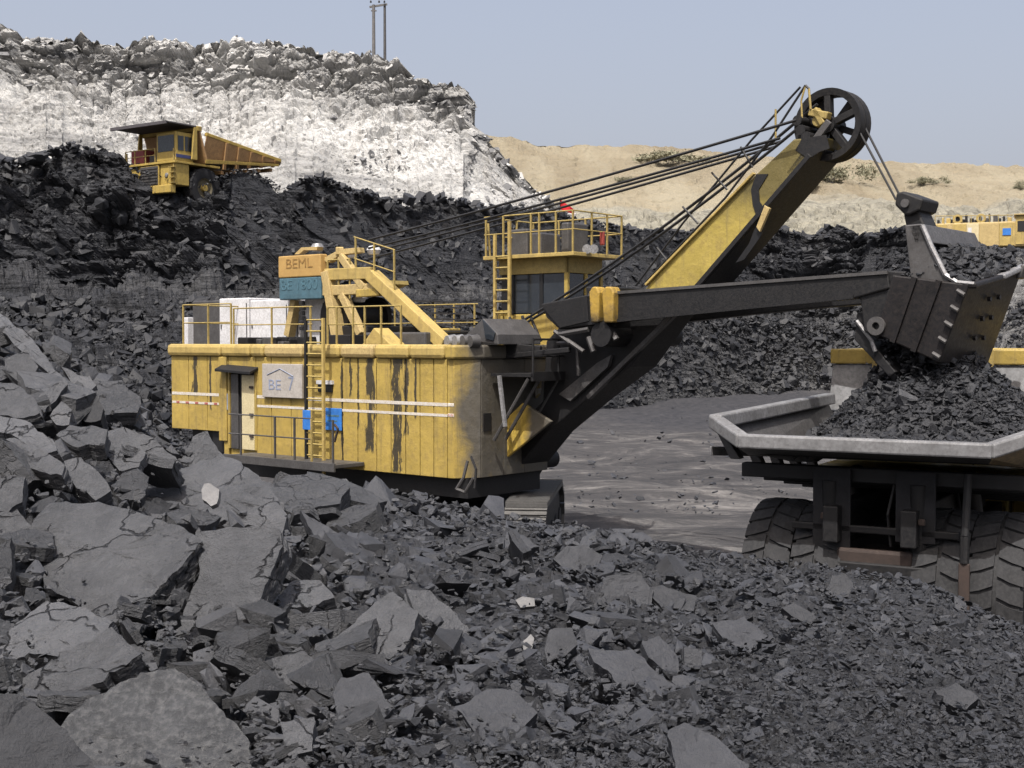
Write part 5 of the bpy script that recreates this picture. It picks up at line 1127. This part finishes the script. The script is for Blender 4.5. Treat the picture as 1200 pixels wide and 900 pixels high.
# ================================================================== DUMP TRUCKS
def truck(name, label, origin, ang, sc, bodym, trim, side_drop, load_label, canopy_m, near):
    T = empty(name, origin, ang); T.scale = (sc, sc, sc); tag(T, label, 'dump truck', 'mining dump trucks')
    R, TW = 1.27, .78; rub = M['rubber'] if near else M['rubber_dark']
    def wheel(x, y, out, steer=False):
        pr = [(.62, -.30), (1.10, -.39), (1.222, -.35), (1.222, .35), (1.10, .39), (.62, .30)]
        w = MB().ring((x, y, R), (0, 1, 0), pr, 40).build('tyre', rub, T, smooth=True)
        lug = MB()
        n = 26 if near else 18
        for i in range(n):
            for s in (-1, 1):
                t = 2 * math.pi * (i + (.5 if s > 0 else 0)) / n
                # curved bar lugs running in from each shoulder
                for (ya, yb, ta, tb) in ((.40, .22, 0, .035), (.22, .03, .035, .10)):
                    vs = []
                    for (yy, tt) in ((ya, ta), (yb, tb)):
                        for dt in (-.095, .095):
                            for rr in (1.16, 1.268 if yy < .3 else 1.235):
                                a = t + tt + dt; vs.append((x + math.sin(a) * rr, y + s * yy, R + math.cos(a) * rr))
                    lug.add(vs, [(0, 1, 3, 2), (4, 6, 7, 5), (0, 4, 5, 1), (2, 3, 7, 6), (1, 5, 7, 3), (0, 2, 6, 4)])
        lo = lug.build('tread', rub, w); lo['kind'] = 'stuff'
        MB().ring((x, y, R), (0, 1, 0), [(.05, out * .12), (.52, out * .18), (.62, out * .30), (.66, out * .28), (.60, -out * .3), (.05, -out * .2)], 28).build('rim', M['rim_dusty'] if not near else M['steel_dark'], w, smooth=True)
        MB().ring((x, y, R), (0, 1, 0), [(0, out * .10), (.24, out * .14), (.2, out * .34), (0, out * .34)], 20, False).build('wheel_hub', M['yellow'] if not near else M['steel_dark'], w, smooth=True)
    for y, o in ((1.70, 1), (.88, -1), (-1.02, 1), (-1.84, -1)): wheel(0, y, o)
    wheel(5.2, 2.0, 1); wheel(5.2, -2.0, -1)
    fr = MB().box(-1.0, 7.0, .45, .75, 1.2, 1.95).build('chassis_rail', M['steel_dark'], T, .03)
    MB().box(-1.0, 7.0, -.75, -.45, 1.2, 1.95).build('chassis_rail', M['steel_dark'], T, .03)
    MB().box(-1.15, -.85, -.9, .9, 1.25, 1.75).build('cross_member', M['steel_dark'], T, .03)
    MB().ring((0, -1.5, R), (0, 1, 0), [(0, 0), (.34, 0), (.4, .9), (.62, 1.2), (.62, 1.8), (.4, 2.1), (.34, 3.0), (0, 3.0)], 20, False).build('axle_housing', M['steel_dark'], T, smooth=True)
    MB().box(-.80, -.62, -.35, .35, .95, 1.5).build('axle_cover', M['rust'] if near else M['steel_dark'], T, .04, label='rusty axle cover')
    MB().tube((5.2, -1.7, R), (5.2, 1.7, R), .22, 10).build('front_axle', M['steel_dark'], T)
    for y in (.95, -.95):
        MB().tube((-.85, y * .72, 1.0), (-1.0, y * .72, 3.0), .13, 12).build('suspension_strut', M['steel_dark'], T, smooth=True)
        MB().tube((-.85, y * .72, .9), (-.9, y * .72, 1.9), .2, 12).build('strut_sleeve', M['steel_grey'], T, smooth=True)
        MB().tube((2.6, y, 1.4), (1.5, y, 2.9), .18, 12).build('hoist_cylinder', M['steel_dark'], T, smooth=True)
    # body: low sides, chamfered tail, sloping floor, raised headboard
    hw, HX = 2.6, 5.8
    zr, zf = 3.62, side_drop                       # rim underside at the tail, rise of the side rim at the headboard
    plan = [(-1.9, -1.9), (-1.3, -hw), (5.3, -hw), (5.3, hw), (-1.3, hw), (-1.9, 1.9)]
    def fz(x): return 3.50 + (x + 1.9) / 5.6 * -.85 if x < 3.7 else 2.65 + (x - 3.7) * .3
    fl = [(x, y * (.86 if abs(y) > 2 else .9)) for x, y in plan]
    bod = MB(); n = 6
    bod.add([(x + (.85 if x < -1 else 0), y, fz(x) + .03) for x, y in fl] + [(x + (.85 if x < -1 else 0), y, fz(x) - .14) for x, y in fl], [(0, 1, 2, 3, 4, 5), (11, 10, 9, 8, 7, 6)] + [(i, i + 6, (i + 1) % 6 + 6, (i + 1) % 6) for i in range(6)])
    B = bod.build('tray_floor', M['steel_dark'] if near else bodym, T, .01, label='steel tray with sloping floor')
    def zrim(x): return zr - .10 + (.26 if near else .1) * min(1, (x + 1.9) / .6) + (zf * max(0, (x + 1.3) / 6.6))
    for a, b in ((5, 0), (0, 1), (4, 5), (1, 2), (3, 4)):
        pa, pb = plan[a], plan[b]; fa, fb = fl[a], fl[b]
        sa = (pa[0], pa[1], zrim(pa[0])); sb = (pb[0], pb[1], zrim(pb[0])); ta = (pa[0], pa[1], zrim(pa[0]) + .02); 
        wl = MB(); d = Vector((pb[0] - pa[0], pb[1] - pa[1], 0)).normalized(); nn = Vector((-d.y, d.x, 0)) ; 
        if nn.dot(Vector(((pa[0] + pb[0]) / 2 - 2, (pa[1] + pb[1]) / 2, 0))) > 0: nn = -nn
        A0 = Vector((fa[0] + (.85 if fa[0] < -1 else 0), fa[1], fz(fa[0]) - .13)); A1 = Vector((fb[0] + (.85 if fb[0] < -1 else 0), fb[1], fz(fb[0]) - .13))
        wl.hexa([A0, A1, A1 + nn * .07, A0 + nn * .07, Vector(sa), Vector(sb), Vector(sb) + nn * .07, Vector(sa) + nn * .07]); wl.build('tray_side', M['tan_side'] if near and pa[1] + pb[1] < -4 else bodym, B, .01)
        P0, P1 = Vector(sa), Vector(sb)
        MB().hexa([P0 - nn * .03, P1 - nn * .03, P1 + nn * .22, P0 + nn * .22, P0 - nn * .03 + Vector((0, 0, .22)), P1 - nn * .03 + Vector((0, 0, .22)), P1 + nn * .20 + Vector((0, 0, .22)), P0 + nn * .20 + Vector((0, 0, .22))]).build('rim_beam', trim, B, .03, label='scoured pale grey rim of the tray')
    for x in (-.9, .2, 1.3, 2.4, 3.5):             # bolsters round the outside and beneath
        for s in (-1, 1): MB().hexa([(x, s * 2.22, fz(x) - .1), (x + .22, s * 2.22, fz(x) - .1), (x + .22, s * 2.40, fz(x) - .1), (x, s * 2.40, fz(x) - .1), (x, s * 2.58, zrim(x) + .0), (x + .22, s * 2.58, zrim(x)), (x + .22, s * 2.70, zrim(x)), (x, s * 2.70, zrim(x))]).build('bolster', bodym, B, .02)
        MB().box(x, x + .22, -2.2, 2.2, fz(x) - .38, fz(x) - .15).build('cross_bolster', M['steel_dark'] if near else bodym, B, .02)
    for s in (-1, 1): MB().box(-1.3, 4.6, s * .6 - .12, s * .6 + .12, 2.05, 2.62).build('body_runner', M['steel_dark'], B, .02)
    MB().hexa([(5.15, -hw, 2.8), (5.15, hw, 2.8), (5.3, hw, 2.8), (5.3, -hw, 2.8), (HX, -hw, 4.72), (HX, hw, 4.72), (HX + .12, hw, 4.72), (HX + .12, -hw, 4.72)]).build('headboard', trim if near else bodym, B, .02, label='pale grey headboard of the tray')
    MB().box(HX - .06, HX + .34, -hw - .04, hw + .04, 4.73, 5.04).build('headboard_beam', M['yellow'], B, .03, label='yellow top beam of the headboard')
    for y in (-1.7, -.6, .6, 1.7): MB().box(HX - .10, HX - .06, y - .05, y + .05, 4.62, 5.03).build('headboard_rib', M['yellow_clean'], B, .01)
    MB().box(HX + .35, 8.6, -hw, hw, 4.94, 5.04).box(8.5, 8.62, -hw, hw, 4.84, 5.05).build('canopy', canopy_m, B, .02)
    for s in (-1, 1):
        MB().hexa([(HX + .3, s * 2.5, 2.9), (HX + .75, s * 2.5, 2.9), (HX + .75, s * 2.62, 2.9), (HX + .3, s * 2.62, 2.9), (HX + .3, s * 2.5, 4.93), (HX + .55, s * 2.5, 4.93), (HX + .55, s * 2.62, 4.93), (HX + .3, s * 2.62, 4.93)]).build('canopy_stay', M['yellow'], B, .02)
        MB().hexa([(-1.0, s * 2.66, 3.3), (5.5, s * 2.66, 2.75), (5.5, s * 2.70, 2.75), (-1.0, s * 2.70, 3.3), (-1.0, s * 2.68, 3.45), (5.5, s * 2.68, 3.0), (5.5, s * 2.72, 3.0), (-1.0, s * 2.72, 3.45)]).build('side_rail', trim, B, .01)
    # front end: bumper, radiator, deck, cab, rails, steps, lamps
    MB().box(7.5, 7.95, -2.2, 2.2, .75, 1.25).build('bumper', M['yellow'], T, .05)
    MB().box(6.3, 7.7, -.85, .85, 1.25, 2.55).build('radiator_shroud', M['yellow'], T, .04)
    g = MB().box(7.7, 7.74, -.8, .8, 1.3, 2.5).build('grille', M['steel_grey'], T, .01)
    for k in range(6): MB().box(7.74, 7.78, -.78, .78, 1.38 + k * .19, 1.44 + k * .19).build('grille_bar', M['steel_grey'], g)
    MB().box(4.0, 7.75, -2.4, 2.4, 2.6, 2.74).build('deck', M['yellow'], T, .02)
    for s in (-1, 1):
        MB().box(6.5, 7.6, s * 1.6 - .7, s * 1.6 + .7, 1.25, 2.6).build('front_fender', M['yellow'], T, .05)
        MB().ring((7.6, s * 1.5, 1.9), (1, 0, 0), [(0, 0), (.14, 0), (.12, .06), (0, .07)], 14, False).build('headlight', M['steel_light'], T, smooth=True)
        MB().box(7.6, 7.68, s * 2.2 - .04, s * 2.2 + .04, 1.3, 3.5).build('rail_post', M['yellow_rail'], T)
    for k in range(4): MB().box(7.62, 7.85, 1.9, 2.35, 1.35 + k * .32, 1.39 + k * .32).build('step', M['yellow_rail'], T)
    c = MB().box(5.0 + 1.2, 7.6, .55, 2.35, 2.74, 4.55).build('cab', M['yellow'], T, .06)
    MB().box(7.59, 7.625, .72, 2.18, 3.35, 4.35).build('windscreen', M['glass'], c); MB().box(6.35, 6.88, 2.34, 2.37, 3.4, 4.3).build('cab_window', M['glass'], c); MB().box(7.0, 7.45, 2.34, 2.37, 3.4, 4.3).build('cab_window', M['glass'], c)
    MB().box(6.28, 6.30, .7, 2.2, 3.4, 4.3).build('cab_window', M['glass'], c)
    MB().box(6.25, 7.62, 2.36, 2.385, 2.95, 3.15).build('cab_stripe', M['blue_dull'], c)
    MB().box(6.4, 7.4, -2.1, -.9, 2.74, 3.7).build('control_cabinet', M['red_dull'], T, .05)
    MB().box(6.4, 7.2, -.6, .3, 2.74, 3.3).build('air_cleaner', M['steel_grey'], T, .05)
    hr = MB().tube((7.66, -2.3, 3.6), (7.66, .5, 3.6), .03, 6).build('handrail', M['yellow_rail'], T); MB().tube((7.66, -2.3, 3.2), (7.66, .5, 3.2), .025, 6).build('mid_rail', M['yellow_rail'], hr)
    for y in (-2.3, -1.4, -.4, .5): MB().box(7.63, 7.69, y - .025, y + .025, 2.74, 3.6).build('rail_post', M['yellow_rail'], hr)
    if near:
        MB().box(-1.12, -.95, -.62, .55, 1.45, 1.95).build('rear_box', M['rust'], T, .05, label='rust brown box between the rear wheels')
        for y in (.72, -.78): MB().box(-1.24, -1.16, y - .05, y + .05, 2.40, 2.5).build('tail_lamp', M['rust'], T, .02)
        for k in range(2): MB().path([(-.8, -.5 + k * .22, 3.0), (-1.0, -.42 + k * .2, 2.5), (-.95, -.5 + k * .24, 2.0)], .025, 6).build('hose', M['steel_dark'], T)
        MB().beam((-1.0, -1.3, 2.25), (-1.0, 1.3, 2.25), .10, .12).build('rear_crossbar', M['steel_dark'], T, .02)
        for y in (-1.43,): MB().tube((-1.1, y, 3.2), (-1.3, y, 2.3), .06, 8).tube((-1.3, y, 2.3), (-1.32, y, 1.9), .07, 8).build('rock_ejector', M['steel_dark'], T, smooth=True)
        MB().box(-1.36, -1.28, -1.51, -1.35, .7, 1.9).build('ejector_blade', M['rust'], T, .02)
        MB().box(-1.05, -1.0, .35, .95, 1.5, 3.2).build('mud_flap', M['rubber_dark'], T, .01)
        MB().box(-1.05, -1.0, -.95, -.35, 2.1, 3.2).build('mud_flap', M['rubber_dark'], T, .01)
    return T
M['rim_dusty'] = plain('dusty_rim', (.10, .085, .05), .8); M['blue_dull'] = plain('dull_blue_band', (.05, .06, .16), .6); M['red_dull'] = plain('dull_red_box', (.22, .05, .05), .6)
M['truck_yellow'] = yellow_mat('truck_paint', (.46, .32, .07), dirty=.45); M['truck_orange'] = plain('tray_orange', (.42, .25, .10), .6, 0, .25, (.2, .12, .08), .6)
M['canopy_dark'] = plain('dusty_canopy', (.05, .045, .05), .8, 0, .3, (.16, .15, .15), .5)
M['tan_side'] = plain('faded_tan_side', (.34, .25, .13), .6, 0, .25, (.14, .13, .12), .7)
TO = np.array([6.15, 20.8, 0.]); TA = math.radians(60)
truck('dump_truck', 'grey tailed dump truck being loaded under the shovel dipper at the right', TO, TA, 1.0, M['tray_dark'] if 'tray_dark' in M else M['steel_grey'], M['tray'], .12, '', M['yellow'], True)
truck('dump_truck', 'yellow dump truck parked on top of the dark coal bench below the white cliff', at(282, 400, 82) * np.array([1, 1, 0]) + np.array([0, 0, 13.15]), math.radians(236), .94, M['truck_orange'], M['truck_yellow'], .9, '', M['canopy_dark'], False)
# ---- coal in the tray
def tl(x, y, z=0): return TO + np.array([math.cos(TA) * x - math.sin(TA) * y, math.sin(TA) * x + math.cos(TA) * y, z])
def load():
    n = 90; xs = np.linspace(-1.0, 5.3, n); ys = np.linspace(-2.15, 2.15, n); XX, YY = np.meshgrid(xs, ys); x, y = XX.ravel(), YY.ravel()
    pk = 5.35 - .82 * np.sqrt(((x - 3.6) / 1.15) ** 2 + ((y + .1) / 1.0) ** 2 + .02); h = np.clip(pk, 0, None)
    edge = np.minimum.reduce([(x + 1.85) * 1.2, (2.5 - y) * 1.2 , (y + 2.5) * 1.2]); base = 3.42 + np.clip(edge, 0, .35) * .35
    z = np.maximum(h, np.where(x > -.6, base, base - .1)); z = np.minimum(z, 3.5 + np.clip(edge, 0, 9) * 1.0)
    z += .10 * fbm(np.stack([x, y, z * 0], 1) * 1.6, 3, 55)
    # the left rear corner of the tray is still nearly empty
    z -= np.clip((y - .9) / .9, 0, 1) * np.clip((2.6 - x) / 1.5, 0, 1) * .75
    z = np.maximum(z, np.where(x < 3.7, 3.50 - (x + 1.9) / 5.6 * .85, 2.65) + .04)
    c, s = math.cos(TA), math.sin(TA); P = np.stack([TO[0] + c * x - s * y, TO[1] + s * x + c * y, z], 1)
    o = link('coal_load', np_mesh('coal_load', P, grid_faces(n, n)), M['coal_dark']); tag(o, 'heaped dark coal filling the tray of the near dump truck', 'coal load', kind='stuff')
    r = np.random.default_rng(9); k = r.integers(0, len(P), 15000); S = .03 + .045 * r.pareto(2.0, 15000).clip(0, 3.2); inn = ((x > -.95) & (np.abs(y) < 2.1) & (z > 3.35))[k]; k = k[inn]; S = S[inn] * .58; q = P[k] + r.normal(0, .03, (len(k), 3)) * np.array([1, 1, .3]) + np.array([0, 0, .03])
    rubble('coal_load_lumps', q, S, np.tile(np.array([[0, -.2, .97]]), (len(k), 1)), M['coal_dark'], 'loose lumps lying on the coal in the truck tray', 19, .6, parent=o)
    for px, py, sz in ((1062, 474, 15), (1108, 488, 10), (1136, 462, 13), (1085, 500, 9), (1015, 497, 8)):
        d = ray(px, py); best = min(range(0, len(P)), key=lambda i: np.linalg.norm(np.cross(P[i] - EYE, d / np.linalg.norm(d))) + .02 * P[i][1]); h = P[best]; s = sz * h[1] / FPX
        b = link('coal_lump', HI[(px) % 16].copy(), M['coal_left']); b.data.materials.clear(); b.data.materials.append(M['coal_left']); b.location = h + np.array([0, 0, .05]); b.scale = (s, s, s); b.rotation_euler = (.5, .3, px)
        tag(b, {1062: 'largest grey lump on the coal in the truck tray', 1108: 'pale lump near the rim of the truck tray', 1136: 'grey lump at the right of the coal in the tray', 1085: 'small lump just behind the tray rim', 1015: 'small lump at the left foot of the tray heap'}[px], 'rock', None, 'thing')
load()
# ---- coal still in the dipper
def dipper_load():
    n = 46; A = np.array(nA); Bc = np.array(nB); C2 = np.array(fB); D2 = np.array(fA); s = np.linspace(.03, .97, n); U, Vv = np.meshgrid(s, s); u, v = U.ravel(), Vv.ravel()
    P = (A[None] * ((1 - u) * (1 - v))[:, None] + Bc[None] * (u * (1 - v))[:, None] + C2[None] * (u * v)[:, None] + D2[None] * ((1 - u) * v)[:, None])
    P[:, 2] += -.12 + .62 * np.sin(np.pi * u) ** .7 * np.sin(np.pi * np.clip(v * .9 + .05, 0, 1)) ** .6 + .15 * fbm(P * 2.2, 3, 66)
    Rm = np.array([SH, SV, [0, 0, 1]]).T; Wp = P @ Rm.T + S0
    o = link('dipper_coal', np_mesh('dipper_coal', Wp, grid_faces(n, n)), M['coal_dark']); tag(o, 'dark coal heaped in the mouth of the tipped dipper', 'coal load', kind='stuff')
    r = np.random.default_rng(12); k = r.integers(0, len(Wp), 1500); S = .025 + .03 * r.pareto(2.0, 1500).clip(0, 3)
    rubble('dipper_lumps', Wp[k] + np.array([0, 0, .03]), S, np.tile(np.array([[0, -.2, .97]]), (1500, 1)), M['coal_dark'], 'lumps on the coal in the dipper', 20, .6, parent=o)
    # coal tumbling out of the open bottom on to the heap
    m = 2600; t = r.uniform(0, 1, m); a = np.array(sv(1030, 398, -1)) ; b = np.array(sv(1145, 432, .6)); q = r.uniform(0, 1, m); base = a[None] * (1 - q)[:, None] + b[None] * q[:, None]; base[:, 1] = r.uniform(-1.1, 1.1, m)
    base[:, 2] = base[:, 2] + .25 - t * 1.1; base[:, 0] += (q - .5) * t * .6; Wq = base @ Rm.T + S0
    rubble('falling_coal', Wq, .025 + .035 * r.pareto(2.0, m).clip(0, 2.5), np.tile(np.array([[0, -.2, .97]]), (m, 1)), M['coal_dark'], 'coal pouring from the open dipper bottom on to the truck load', 21, .9)
dipper_load()
# ================================================================== FAR THINGS
# second shovel, far right on the bench
def far_shovel():
    o = at(1158, 400, 152); F = empty('mining_shovel', (o[0], 152, 13.6), math.radians(-22)); tag(F, 'second smaller looking yellow shovel standing far off on the bench at the right', 'mining shovel')
    MB().box(-6.0, 4.2, -2.5, 2.5, 2.6, 5.5).build('machinery_house', M['yellow_pale'], F, .1)
    xs = [-6.0, -4.6, -4.35, -2.7, -1.9, 0.2, 1.4, 4.2]
    for i, (a, b) in enumerate(((-6.0, -4.7), (-4.0, -2.5), (-2.45, -1.1), (-1.05, 1.1), (1.15, 2.8))): MB().box(a, b, -2.62, -2.5, 2.7, 5.35).build('wall_panel', [M['yellow_clean'], M['yellow_clean'], M['cream'], M['yellow_pale'], M['yellow_clean']][i], F, .03)
    MB().box(-2.3, -1.9, -2.66, -2.62, 2.9, 4.9).build('door', M['white_paint'], F); MB().box(-1.4, -1.1, -2.66, -2.62, 2.9, 4.9).build('door', M['cream'], F)
    MB().box(1.5, 2.4, -2.70, -2.62, 3.9, 4.7).build('blue_notice', M['blue'], F)
    MB().box(2.9, 4.3, -2.6, 2.0, 2.8, 6.2).build('cab', M['yellow_clean'], F, .05); MB().box(3.1, 4.0, -2.65, -2.6, 4.3, 5.5).build('cab_window', M['black'], F); MB().box(2.7, 4.9, -2.9, 2.2, 6.2, 6.32).build('cab_deck', M['yellow_pale'], F)
    MB().box(4.4, 7.5, -2.6, .5, 2.7, 4.2).build('front_box', M['yellow_clean'], F, .05)
    r = random.Random(4)
    for k in range(16):
        x = -5.8 + k * .52; h = r.uniform(.3, 1.2); w = r.uniform(.2, .5); MB().box(x, x + w, -1.8, -.6, 5.5, 5.5 + h).build('roof_gear', M[r.choice(['yellow_clean', 'yellow', 'steel_dark', 'steel_dark', 'steel_grey'])], F, .05)
    for x in (-3.5, -.9): MB().ring((x, -2.0, 6.0), (0, 1, 0), [(.3, 0), (.55, 0), (.55, .3), (.3, .3)], 18).build('rope_drum', M['yellow_clean'], F, smooth=True)
    MB().tube((-6, -2.5, 6.4), (2.6, -2.5, 6.2), .05, 5).build('roof_rail', M['yellow_rail'], F)
    for k in range(9): MB().box(-6 + k, -5.93 + k, -2.53, -2.47, 5.5, 6.35).build('rail_post', M['yellow_rail'], F)
    MB().box(-8.6, -6.2, -2.3, 2.3, 2.9, 4.8).build('rear_box', M['steel_dark'], F, .1); MB().box(-8.4, -6.0, -2.5, 1, 4.9, 5.3).build('rear_deck', M['yellow_pale'], F)
    for y in (-2.2, 1.4): MB().box(-4.5, 4.0, y, y + .9, 0, 1.6).build('crawler_track', M['track'], F, .3)
    MB().box(-3, 3, -1.4, 1.4, .6, 2.6).build('carbody', M['steel_dark'], F)
    MB().beam((4.2, -.3, 3.6), (11, -.3, 10.5), 1.4, 1.2).build('boom', M['steel_dark'], F, .1); MB().beam((5, -.3, 6.9), (10.8, -.3, 6.4), .8, .8).build('dipper_handle', M['black'], F, .05)
far_shovel()
# twin pole electricity support on the cliff top
p = at(438, 60, 175); q = at(450.5, 60, 175); zt = at(440, 3, 175)[2]
PL = empty('power_pole', (p[0], 175, p[2] - 4)); tag(PL, 'twin pole power line support standing on top of the white cliff', 'power pole')
h = zt - (p[2] - 4); dx = q[0] - p[0]
MB().tube((0, 0, 0), (0, 0, h - .3), .26, 10, .20).build('pole', M['wood'], PL, smooth=True); MB().tube((dx, .6, -.5), (dx, .6, h), .22, 10, .17).build('pole', M['steel_grey'], PL, smooth=True)
MB().beam((-.55, 0, h - .6), (dx + .35, .5, h - .1), .22, .25).build('cross_arm', M['wood'], PL); MB().beam((-.35, 0, h - 1.1), (.4, 0, h - 1.1), .3, .12).build('bracket', M['wood'], PL)
for x in (-.4, dx * .5, dx): MB().ring((x, .2, h), (0, 0, 1), [(.0, 0), (.14, .05), (.1, .3), (0, .34)], 8, False).build('insulator', M['steel_dark'], PL, smooth=True)
# red flag on the bench edge
fl = at(655, 262, 96); FG = empty('red_flag', (fl[0], 96, fl[2] - 1)); tag(FG, 'small red flag on a thin stick at the bench edge above the shovel cab', 'flag')
zt = at(655, 233, 96)[2] - fl[2] + 1
MB().tube((0, 0, 0), (.1, 0, zt + .1), .035, 6).build('flag_stick', M['steel_dark'], FG)
vs = []; 
for i in range(7):
    for j in range(5): f = i / 6; g = j / 4; vs.append((.1 + f * 1.05 - .0 * g, .12 * math.sin(f * 7 + g), zt - .05 - f * .75 - g * (.72 - .35 * f)))
MB().add(vs, [(i * 5 + j, i * 5 + j + 1, i * 5 + j + 6, i * 5 + j + 5) for i in range(6) for j in range(4)]).build('flag_cloth', M['red'], FG)
# scrub bushes on the sand hills
def leaf_mat():
    m, t, b = mat_base('scrub_leaves', .8, .2); v = coords(t, 'Object'); c = ramp(t, noise(t, v, 1.2, 5, .6), [(.3, (.17, .17, .11)), (.7, (.30, .28, .19))]); t.links.new(c, b.inputs['Base Color']); return m
M['leaf'] = leaf_mat()
SO, SVv, ST_ = SAND; SC_PX = 600 + FPX * SVv[:, 0] / SVv[:, 1]; SC_PY = 400 + FPX * (EYE[2] - SVv[:, 2]) / SVv[:, 1]
def bush(px, py, w, h, label, seed):
    k = np.argmin((SC_PX - px) ** 2 + (SC_PY - py) ** 2 + np.where(ST_ < .95, 1e6, 0)); base = SVv[k]; s = base[1] / FPX; r = np.random.default_rng(seed)
    B = empty('scrub_bush', base.tolist()); tag(B, label, 'bush', 'scrub bushes on the sand hill')
    n = 2200; c = r.normal(0, 1, (12, 3)) * np.array([.4 * w * s, .3 * w * s, .22 * h * s]) + np.array([0, -1, .35 * h * s]); idx = r.integers(0, 12, n); P = c[idx] + r.normal(0, 1, (n, 3)) * np.array([.13 * w * s, .12 * w * s, .17 * h * s]); P[:, 2] = np.abs(P[:, 2])
    q = r.normal(0, 1, (n, 3, 3)) * (.03 * w * s); V = (P[:, None, :] + q).reshape(-1, 3); F = np.arange(3 * n).reshape(-1, 3); f = link('foliage', np_mesh('foliage', V, F), M['leaf'], B)
    st = MB()
    for i in range(5): st.tube((0, -.5, -.5), tuple(c[i]), .04 * h * s, 5, .01)
    st.build('stem', M['wood'], B)
bush(972, 214, 46, 26, 'largest green bush on the sand hill right of the boom head', 1); bush(945, 222, 26, 16, 'low green bush at the left foot of the largest hillside bush', 2)
bush(1080, 217, 20, 7, 'small olive bush right of the hoist ropes', 3); bush(1192, 222, 14, 9, 'olive bush on the hillside at the right edge of the photo', 4); bush(790, 190, 50, 10, 'wide pale green scrub patch on the hillside left of the boom', 5); bush(730, 214, 14, 6, 'low scrub patch on the slope behind the ropes', 6)

# real-world base colours: one overall level per family, set once here
for m in bpy.data.materials:
    if not m.use_nodes or 'Principled BSDF' not in m.node_tree.nodes: continue
    t = m.node_tree; b = t.nodes['Principled BSDF']; i = b.inputs['Base Color']
    if not i.is_linked: continue
    g = (.67, .69, .73) if m.name.startswith('coal') else (.80, .80, .82)
    if m.name in ('overburden', 'sand_hill', 'white_rock', 'grey_rock'): g = (.80, .80, .80)
    if m.name in ('coal_slab', 'coal_left', 'coal_mottled'): g = (.77, .785, .82)
    if m.name == 'sand_hill': g = (.78, .79, .72)
    if m.name == 'pit_floor': g = (.76, .76, .78)
    t.links.new(mix(t, 1.0, i.links[0].from_socket, g, 'MULTIPLY'), i)
